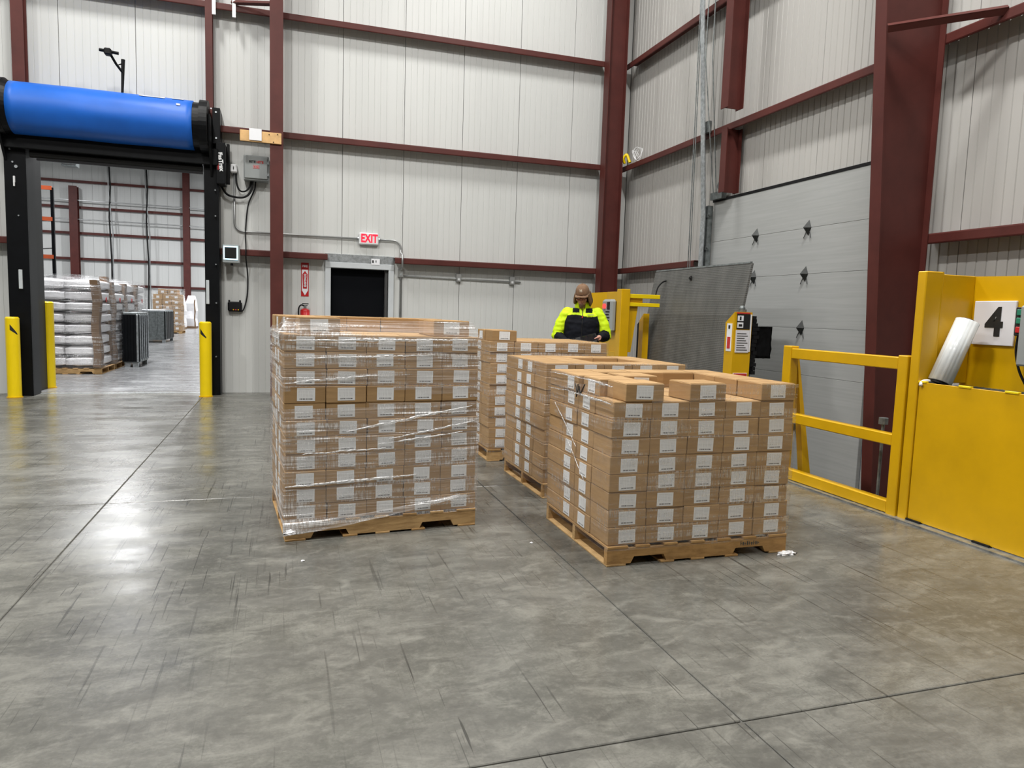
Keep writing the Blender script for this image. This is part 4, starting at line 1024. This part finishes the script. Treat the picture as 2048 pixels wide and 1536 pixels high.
gr = empty('guard_rail', (4.3, 4.6, 0), 'yellow tube guard rail between the near pallets and the dock door', 'rail')
MB().box(4.255, 5.20, 0, 4.345, 5.30, 1.195, .006).build('post', M['yellow'], gr)
MB().box(4.255, 3.965, 0, 4.345, 4.05, 1.19, .006).build('post', M['yellow'], gr)
MB().box(4.262, 4.05, 1.085, 4.338, 5.20, 1.175, .006).build('top_rail', M['yellow'], gr)
MB().box(4.262, 4.05, .52, 4.338, 5.20, .605, .006).build('middle_rail', M['yellow'], gr)
MB().box(4.262, 4.05, .015, 4.338, 5.20, .105, .006).build('bottom_rail', M['yellow'], gr)
m = MB(); m.loft([[(4.345, 5.215, 1.10), (4.345, 5.285, 1.10), (4.345, 5.285, 1.19), (4.345, 5.215, 1.19)], [(4.50, 5.215, .0), (4.50, 5.285, .0), (4.58, 5.285, .0), (4.58, 5.215, .0)]]); m.build('brace', M['yellow'], gr)
MB().cyl((4.48, 4.35, .63), (4.48, 4.35, .68), .035, 12).cyl((4.48, 4.35, 0), (4.48, 4.35, .63), .012, 8).build('latch_rod', M['galvdark'], gr)

gd = empty('safety_guard', (4.3, 3.0, 0), 'large yellow sheet steel guard at the right edge, holding the number sign', 'guard')
MB().box(4.285, 1.0, .02, 4.30, 3.875, 1.01, .002).build('lower_sheet', M['yellow'], gd)
MB().box(4.27, 3.88, 0, 4.42, 3.955, 1.79, .006).build('post', M['yellow'], gd)
MB().box(4.43, 3.90, 1.0, 4.75, 3.955, 1.775, .004).build('return_sheet', M['yellow'], gd)
m = MB(); m.prism([(4.75, 3.955, .95), (4.75, 3.955, 1.775), (4.75, 3.6, 1.765), (4.75, 1.0, 1.765), (4.75, 1.0, .95)], (.012, 0, 0)); m.build('upper_sheet', M['yellow'], gd)
sh = MB().box(4.30, 1.0, .955, 4.75, 3.88, .965).build('tray', M['galvdark'], gd)
m = MB()
for k in range(60): m.box(4.30, 3.85-.048*k, .965, 4.75, 3.856-.048*k, .985)
for k in range(9): m.box(4.32+.05*k, 1.0, .975, 4.326+.05*k, 3.87, .985)
tag(m.build('wire_grid', M['galvdark'], gd), kind='stuff')
for y in (3.86, 3.52, 3.20, 2.9): MB().box(4.278, y-.045, 1.005, 4.305, y+.045, 1.02, .003).build('weld_tab', M['yellow_bright'], gd)
MB().cyl((4.425, 3.89, 1.0), (4.425, 3.89, 1.79), .010, 8).build('hinge_rod', M['yellow'], gd)
for y in (3.82, 3.3): MB().box(4.27, y-.06, 0, 4.30, y+.06, .025).build('foot_plate', M['rubber'], gd)
sg = empty('number_sign', (4.74, 3.72, 1.44), 'square white sign with a black 4 on the yellow guard', 'sign')
MB().box(4.730, 3.565, 1.287, 4.748, 3.872, 1.596, .003).build('board', M['signwhite'], sg)
text('numeral', '4', .27, M['ink'], (4.727, 3.71, 1.44), (0, -1, 0), (0, 0, 1), sg, .001, .92, bold=.010)
rl = empty('film_roll', (4.43, 3.86, .99), 'roll of clear stretch film leaning in the yellow guard beside the sign', 'film roll')
ax0, ax1 = Vector((4.40, 3.812, 1.02)), Vector((4.565, 3.775, 1.455))
d = (ax1-ax0).normalized(); q = Vector((0, 0, 1)).rotation_difference(d).to_matrix().to_4x4(); mm = Matrix.Translation(ax0) @ q
m = MB(); rings = []
for k in range(2): rings.append([mm @ Vector(((0.074+.0045*noise.noise(Vector((math.cos(2*PI*i/64)*6, math.sin(2*PI*i/64)*6, 0))))*math.cos(2*PI*i/64), (0.074+.0045*noise.noise(Vector((math.cos(2*PI*i/64)*6, math.sin(2*PI*i/64)*6, 0))))*math.sin(2*PI*i/64), k*.46)) for i in range(64)])
m.loft(rings).build('wound_film', M['rollfilm'], rl, True)
MB().cyl(mm @ Vector((0, 0, -.012)), mm @ Vector((0, 0, .474)), .038, 20).build('core_tube', M['corner'], rl)
m = MB(); m.cyl(mm @ Vector((0, 0, -.02)), mm @ Vector((0, 0, -.004)), .060, 20); m.build('dark_end', M['rubber'], rl)
m = MB(); tl = [mm @ Vector((.078, .01, 0)), Vector((4.34, 3.85, 1.02)), Vector((4.29, 3.86, 1.012)), Vector((4.265, 3.845, .99))]
m.tube(smooth_pts(tl), .012, 6); m.build('loose_tail', M['scrap'], rl, True)
cbx = empty('control_cabinet', (4.62, 3.2, 1.36), 'grey control panel with push buttons at the right frame edge', 'control panel')
MB().box(4.56, 2.75, 1.165, 4.74, 3.41, 1.56, .012).build('enclosure', M['grey'], cbx)
st = MB().box(4.62, 3.41, 1.36, 4.70, 3.485, 1.55, .006).build('button_station', M['ink'], cbx)
for z, c in ((1.515, 'greenbtn'), (1.46, 'greenbtn'), (1.40, 'red')):
    if c == 'greenbtn' and c not in M: M[c] = simple('green_button', (.02, .20, .12), .4)
    MB().box(4.608, 3.428, z-.02, 4.62, 3.468, z+.02, .004).build('button', M[c], st)
MB().tube(smooth_pts([(4.66, 3.48, 1.36), (4.67, 3.49, 1.25), (4.68, 3.46, 1.12), (4.70, 3.40, 1.0)]), .008, 6).build('cable', M['rubber'], cbx, True)

g2 = empty('safety_guard', (4.3, 8.9, 0), 'yellow sheet steel guard beyond the person, holding a box with a red lamp', 'guard')
MB().box(4.27, 8.60, 0, 4.40, 8.74, 1.775, .006).build('post', M['yellow'], g2)
MB().box(4.30, 8.74, .9, 4.312, 9.12, 1.745, .002).build('upper_sheet', M['yellow'], g2)
m = MB(); m.prism([(4.30, 9.12, .9), (4.30, 9.12, 1.745), (4.21, 9.5, 1.735), (4.21, 9.5, .9)], (.012, .004, 0)); m.build('bent_sheet', M['yellow'], g2)
MB().box(4.27, 8.74, .02, 4.283, 9.6, .93, .002).build('lower_sheet', M['yellow'], g2)
m = MB(); m.prism([(4.40, 8.66, 1.72), (4.57, 8.66, 1.70), (4.47, 8.66, .93), (4.40, 8.66, .93)], (0, .012, 0)); m.build('gusset', M['yellow'], g2)
MB().box(4.40, 8.62, 1.66, 4.86, 8.66, 1.715, .004).build('upper_bar', M['yellow_bright'], g2); MB().box(4.40, 8.62, 1.55, 4.86, 8.66, 1.60, .004).build('lower_bar', M['yellow_bright'], g2)
MB().box(4.40, 8.665, 1.60, 4.62, 8.675, 1.66).build('bar_web', M['yellow'], g2)
c2 = empty('lamp_box', (4.25, 8.9, 1.4), 'grey control box with a red lamp on the far yellow guard', 'control box')
bx = MB().box(4.20, 8.76, 1.19, 4.295, 9.06, 1.64, .03).build('enclosure', M['grey'], c2)
MB().cyl((4.205, 8.95, 1.545), (4.175, 8.95, 1.545), .035, 16).build('red_lamp', M['redled'], c2)
for k in range(5): MB().box(4.195, 8.80+.02*(k % 2), 1.30+.04*k, 4.20, 8.92, 1.318+.04*k).build('text_line', M['darkgrey'], bx)
MB().box(4.19, 8.80, 1.50, 4.20, 8.87, 1.60).build('button_block', M['darkgrey'], bx)
o = MB().tube(smooth_pts([(4.80, 8.64, 1.715), (4.84, 8.66, 1.82), (4.94, 8.7, 1.90), (5.1, 8.8, 1.93)]), .010, 6).build('hose', M['rubber'], None, True); tag(o, 'black hose arching from the yellow bars behind the tread plate', 'hose')

# ================================================================ PERSON
PX, PY, PRZ = 3.37, 7.80, R(-23)
pr = empty('person', (PX, PY, 0), 'person in a brown cap and neon yellow and black jacket, looking down at a tablet', 'person', rz=PRZ)
def caps(m, p0, p1, r0_, r1_, seg=14):
    p0, p1 = Vector(p0), Vector(p1)
    m.cyl(p0, p1, r0_, seg, r1_); m.sph(p0, r0_, seg=seg); m.sph(p1, r1_, seg=seg)
def chain(m, pts, rs, seg=14):
    for (p, q, a, b_) in zip(pts, pts[1:], rs, rs[1:]): caps(m, p, q, a, b_, seg)
def ell_loft(m, rings, n=28):
    """rings: (z, cx, cy, rx, ry)"""
    m.loft([[(cx+rx*math.copysign(abs(math.cos(a))**.85, math.cos(a)), cy+ry*math.copysign(abs(math.sin(a))**.85, math.sin(a)), z) for a in [2*PI*i/n for i in range(n)]] for z, cx, cy, rx, ry in rings])
def fuse(m, name, mats, parent, voxel, it=4, pick=None, wrinkle=0):
    bmesh.ops.recalc_face_normals(m.bm, faces=m.bm.faces)
    me = bpy.data.meshes.new('tmp'); m.bm.to_mesh(me); m.bm.free()
    o = bpy.data.objects.new('tmp_fuse', me); COL.objects.link(o)
    a = o.modifiers.new('r', 'REMESH'); a.mode = 'VOXEL'; a.voxel_size = voxel
    if it: b_ = o.modifiers.new('s', 'SMOOTH'); b_.iterations = it; b_.factor = .5
    me2 = bpy.data.meshes.new_from_object(o.evaluated_get(bpy.context.evaluated_depsgraph_get()))
    bpy.data.objects.remove(o); bpy.data.meshes.remove(me)
    me2.name = name; me2.materials.clear()
    for k in mats: me2.materials.append(M[k])
    if wrinkle:
        for v in me2.vertices:
            c = v.co; v.co += v.normal*wrinkle*(noise.noise(Vector((c.x*9, c.y*9, c.z*22)))+.5*noise.noise(Vector((c.x*24, c.y*24+3, c.z*30))))
    me2.polygons.foreach_set('use_smooth', [True]*len(me2.polygons))
    if pick:
        for p in me2.polygons: p.material_index = pick(p.center)
    o = bpy.data.objects.new(name, me2); COL.objects.link(o); o.parent = parent; return o
# joints (local: the person looks along -y, his left is +x)
SH, EL, WR = {}, {}, {}
SH[1] = Vector((.185, .0, 1.425)); EL[1] = Vector((.285, -.03, 1.175)); WR[1] = Vector((.195, -.235, 1.150))
SH[-1] = Vector((-.185, .0, 1.425)); EL[-1] = Vector((-.285, -.02, 1.155)); WR[-1] = Vector((-.150, -.225, 1.06))
HEADM = Matrix.Translation((0, -.02, 1.515)) @ Euler((R(20), 0, R(-10)), 'XYZ').to_matrix().to_4x4()
def H(x, y, z): return HEADM @ Vector((x, y, z))
HR = HEADM.to_3x3()
m = MB()
ell_loft(m, [(.86, 0, .01, .15, .105), (.95, 0, .01, .165, .115), (1.10, 0, 0, .145, .10), (1.28, 0, 0, .165, .115), (1.40, 0, .005, .165, .10), (1.455, 0, .01, .09, .07)])
caps(m, (0, .005, 1.42), (0, -.02, 1.54), .056, .053)
for s in (1, -1):
    chain(m, [(s*.12, .0, 1.42), SH[s], EL[s], WR[s]], [.05, .055, .042, .028])
    chain(m, [(s*.085, .01, .90), (s*.10, .0, .50), (s*.105, .03, .09)], [.085, .06, .042]); caps(m, (s*.105, .03, .05), (s*.115, -.13, .035), .04, .03)
# head: cranium, jaw, brow, nose, lips, ears
m.sph(H(0, .005, .17), 1, .074, .094, .098, 24, HR); m.sph(H(0, -.035, .09), 1, .055, .060, .072, 20, HR); m.sph(H(0, -.062, .040), 1, .030, .028, .025, 14, HR)
m.sph(H(0, -.078, .150), 1, .058, .020, .014, 14, HR); caps(m, H(0, -.088, .145), H(0, -.112, .100), .009, .014, 10)
for s in (1, -1):
    m.sph(H(s*.012, -.100, .097), .009, seg=10); m.sph(H(s*.042, -.070, .105), 1, .022, .022, .022, 12, HR); m.sph(H(s*.076, .005, .125), 1, .010, .020, .032, 12, HR)
m.sph(H(0, -.091, .066), 1, .024, .010, .006, 12, HR); m.sph(H(0, -.089, .055), 1, .021, .010, .007, 12, HR)
# hands: palm, four fingers under the tablet, thumb on top
TB = Matrix.Translation((.055, -.335, 1.135)) @ Euler((R(28), R(-15), R(4)), 'XYZ').to_matrix().to_4x4()     # tablet frame
def T(x, y, z): return TB @ Vector((x, y, z))
def hand(edge, wrist, sx):
    """fingers reach under the tablet from its edge at local x=edge; thumb lies on top"""
    base = T(edge+sx*.028, .01, -.018)
    caps(m, wrist, wrist.lerp(base, .55), .027, .030); 
    for k, (ln, yy) in enumerate(((.062, -.036), (.070, -.012), (.066, .012), (.052, .034))):
        k0 = T(edge+sx*.022, yy, -.020); k1 = T(edge-sx*.012, yy*1.05, -.0235); k2 = T(edge-sx*(.012+ln*.42), yy*1.1, -.0215); k3 = T(edge-sx*ln, yy*1.12, -.018)
        caps(m, wrist.lerp(base, .6), k0, .020, .0125, 10)
        chain(m, [k0, k1, k2, k3], [.0115, .0098, .0088, .0075], 10)
    chain(m, [wrist.lerp(base, .45), T(edge+sx*.016, -.030, .008), T(edge-sx*.012, -.044, .0145), T(edge-sx*.034, -.050, .0135)], [.017, .0125, .0105, .0085], 10)
hand(.125, WR[1], 1); hand(-.125, WR[-1], -1)
fuse(m, 'body', ['skin'], pr, .0048, 3)
for s in (1, -1):
    e = MB().sph(H(s*.030, -.079, .132), .0115, seg=14).build('eye', M['paper'], pr, True, local=True)
    MB().sph(H(s*.030, -.0885, .1295), .0052, seg=10).build('iris', M['ink'], e, True, local=True)
    MB().tube([H(s*.014, -.096, .1555), H(s*.030, -.098, .160), H(s*.048, -.088, .155)], .0045, 8).build('eyebrow', M['hair'], pr, True, local=True)
# glasses as a thin bar with two lenses
m = MB()
for s in (1, -1): m.tube([H(s*.030+.021*math.cos(a), -.104+.012*abs(math.cos(a))*(.3 if math.cos(a)*s > 0 else 0), .130+.015*math.sin(a)) for a in [2*PI*i/14 for i in range(15)]], .0016, 6); m.tube([H(s*.051, -.10, .133), H(s*.076, -.06, .136), H(s*.080, .0, .135)], .0018, 6)
m.tube([H(-.010, -.106, .133), H(.010, -.106, .133)], .0016, 6); m.build('glasses', M['ink'], pr, True, local=True)
# hair: locks hanging from under the cap to the collar
m = MB(); rnd = random.Random(3)
for s in (1, -1):
    for k in range(11):
        y = -.045+.012*k; x = s*(.072+.006*math.sin(k*2.2)); dz = .13 if s > 0 else .105
        p = [H(x*.97, y, .165), H(x*1.14, y-.003, .11), H(x*(1.32 if s > 0 else 1.2), y-.006*math.sin(k), .055), H(x*(1.30 if s > 0 else 1.12), y+.008*math.cos(k*1.7), .165-dz-.02)]
        m.tube(smooth_pts(p, 4), [.014]*6+[.013, .013, .012, .011, .009, .007, .004], 7)
for k in range(13):
    a = PI*.08+PI*.84*k/12; x, y = .082*math.cos(a), .012+.088*math.sin(a)
    m.tube(smooth_pts([H(x*.95, y*.95, .15), H(x*1.06, y*1.06, .09), H(x*1.02, y*1.08, .02)], 4), [.014]*8+[.006], 7)
m.build('hair', M['hair'], pr, True, local=True)
m = MB(); m.sph(H(0, -.080, .030), 1, .030, .026, .034, 12, HR); m.build('beard', M['hair'], pr, True, local=True)
# cap: crown, brim, button, stitched mark
m = MB(); rings = []
for i in range(11):
    t = i/10; z = .150+.122*t; rr = math.sqrt(max(0.0, 1-(t*.985)**2.6))
    rings.append([H(rr*.083*math.cos(a), .004+rr*.104*math.sin(a), z-.010*math.sin(a)*(1-t)) for a in [2*PI*k/32 for k in range(32)]])
cp_ = m.loft(rings).build('cap', M['cap'], pr, True, local=True)
m = MB(); n = 16; top, bot = [], []
for dz, L_ in ((.0, top), (-.006, bot)):
    for i in range(n+1):
        a = PI+PI*i/n*1.0; ca, sa = math.cos(a), math.sin(a)
        L_.append((H(.081*ca, .004+.102*sa*.98, .160+dz), H(.080*ca, -.045+.125*sa, .158+.010*(1-abs(ca))-.014*abs(ca)**2+dz)))
vt = [[m.bm.verts.new(p) for p in pq] for pq in top]; vb = [[m.bm.verts.new(p) for p in pq] for pq in bot]
for i in range(n):
    m.bm.faces.new((vt[i][0], vt[i][1], vt[i+1][1], vt[i+1][0])); m.bm.faces.new((vb[i][0], vb[i+1][0], vb[i+1][1], vb[i][1])); m.bm.faces.new((vt[i][1], vb[i][1], vb[i+1][1], vt[i+1][1])); m.bm.faces.new((vt[i][0], vt[i+1][0], vb[i+1][0], vb[i][0]))
m.build('brim', M['cap'], cp_, True, local=True)
MB().sph(H(0, .004, .273), .009, 1, 1, .5, 12).build('cap_button', M['cap'], cp_, True, local=True)
m = MB()
for p, q in (((-.010, .205), (-.014, .235)), ((.010, .205), (.006, .235)), ((-.012, .220), (.008, .220))): m.cyl(H(p[0], -.098+.012*(p[1]-.205)/.03, p[1]), H(q[0], -.098+.012*(q[1]-.205)/.03, q[1]), .003, 6)
m.build('stitched_mark', M['stitch'], cp_, local=True)
# jacket: torso with collar, two sleeves with black cuffs
m = MB()
ell_loft(m, [(.80, 0, .01, .205, .150), (.86, 0, .01, .215, .160), (1.02, 0, .0, .205, .155), (1.18, 0, -.005, .215, .160), (1.32, 0, -.005, .225, .155), (1.41, 0, .0, .205, .130), (1.47, 0, .01, .135, .100), (1.495, 0, .01, .095, .085)])
for s in (1, -1): caps(m, (s*.10, .005, 1.425), (s*.185, 0, 1.415), .070, .075)
def jpick(c):
    if c.z < 1.402-.012*math.sin(c.x*18): return 1
    if c.y < .02 and 1.438 < c.z and .035 < abs(c.x) < .118: return 1
    return 0
fuse(m, 'jacket', ['neon', 'cloth'], pr, .008, 4, jpick, .006)
m = MB(); rings = []
for k in range(5):
    z = 1.468+.024*k; rr = .090+.008*math.sin(k*.9)
    rings.append([(rr*math.sin(a)*.98, .012-rr*math.cos(a)*.95-.004*k, z+.012*(1-math.cos(a))*.4) for a in [PI*.11+2*PI*.89*i/30 for i in range(31)]])
for rg0, rg1 in zip(rings, rings[1:]):
    for i in range(30): m.quad(rg0[i], rg0[i+1], rg1[i+1], rg1[i])
bmesh.ops.remove_doubles(m.bm, verts=m.bm.verts[:], dist=.0005); bmesh.ops.solidify(m.bm, geom=m.bm.faces[:], thickness=.010)
m.build('collar', M['neon'], pr, True, local=True)
MB().tube([(0, -.165, 1.16), (0, -.168, 1.30), (0, -.145, 1.40), (0, -.098, 1.475)], .004, 6).build('zipper', M['ink'], pr, local=True)
MB().box(-.006, -.168, 1.375, .006, -.158, 1.40, .002).build('zipper_pull', M['redink'], pr, local=True)
MB().box(.06, -.150, 1.412, .13, -.138, 1.420, .001, mat=Matrix()).build('chest_print', M['grey'], pr, local=True)
for s in (1, -1):
    fa = EL[s].lerp(WR[s], .45); we = EL[s].lerp(WR[s], .93); m = MB()
    chain(m, [SH[s]+Vector((-s*.01, 0, -.005)), SH[s].lerp(EL[s], .5)+Vector((s*.012, .0, 0)), EL[s], fa, we], [.082, .078, .070, .062, .044])
    d_ = (WR[s]-EL[s]).normalized(); e0 = EL[s]; ln = (WR[s]-EL[s]).length
    lim = .26
    def spick(c, A=SH[s].copy(), B=EL[s].copy(), W_=WR[s].copy()):
        def seg(p, q):
            d = q-p; t = max(0, min(1, (c-p).dot(d)/d.length_squared)); return (c-(p+d*t)).length, t
        du, _ = seg(A, B); df_, tf = seg(B, W_)
        return 1 if df_ < du and tf > .12 else 0
    fuse(m, 'sleeve', ['neon', 'cloth'], pr, .007, 3, spick, .008)
m = MB()
ell_loft(m, [(.78, 0, .01, .19, .14), (.86, 0, .01, .19, .14), (.93, 0, .01, .18, .13)])
for s in (1, -1): chain(m, [(s*.095, .01, .84), (s*.105, .0, .49), (s*.108, .03, .10)], [.105, .080, .070])
fuse(m, 'trousers', ['trouser'], pr, .010, 4, None, .005)
for s in (1, -1):
    m = MB(); caps(m, (s*.108, .035, .13), (s*.108, .035, .06), .055, .058); caps(m, (s*.108, .035, .052), (s*.12, -.135, .045), .052, .046); m.box(s*.108-.055, -.19, 0, s*.108+.06, .095, .03, .012)
    fuse(m, 'boot', ['boot'], pr, .008, 2)
tb = empty('tablet', (0, 0, 0), 'dark tablet held in both hands by the person in the cap', 'tablet'); tb.location = pr.location; tb.rotation_euler.z = PRZ
cs = MB().box(-.125, -.085, -.009, .125, .085, .008, .006, mat=TB).build('case', M['rubber'], tb, local=True)
MB().box(-.112, -.073, .008, .112, .073, .0095, mat=TB).build('screen', M['glass'], tb, local=True)
m = MB()
for k in range(14): m.box(-.115+.016*k, -.087, -.004, -.106+.016*k, -.0845, .005, mat=TB)
m.build('keys', M['conduit'], tb, local=True)
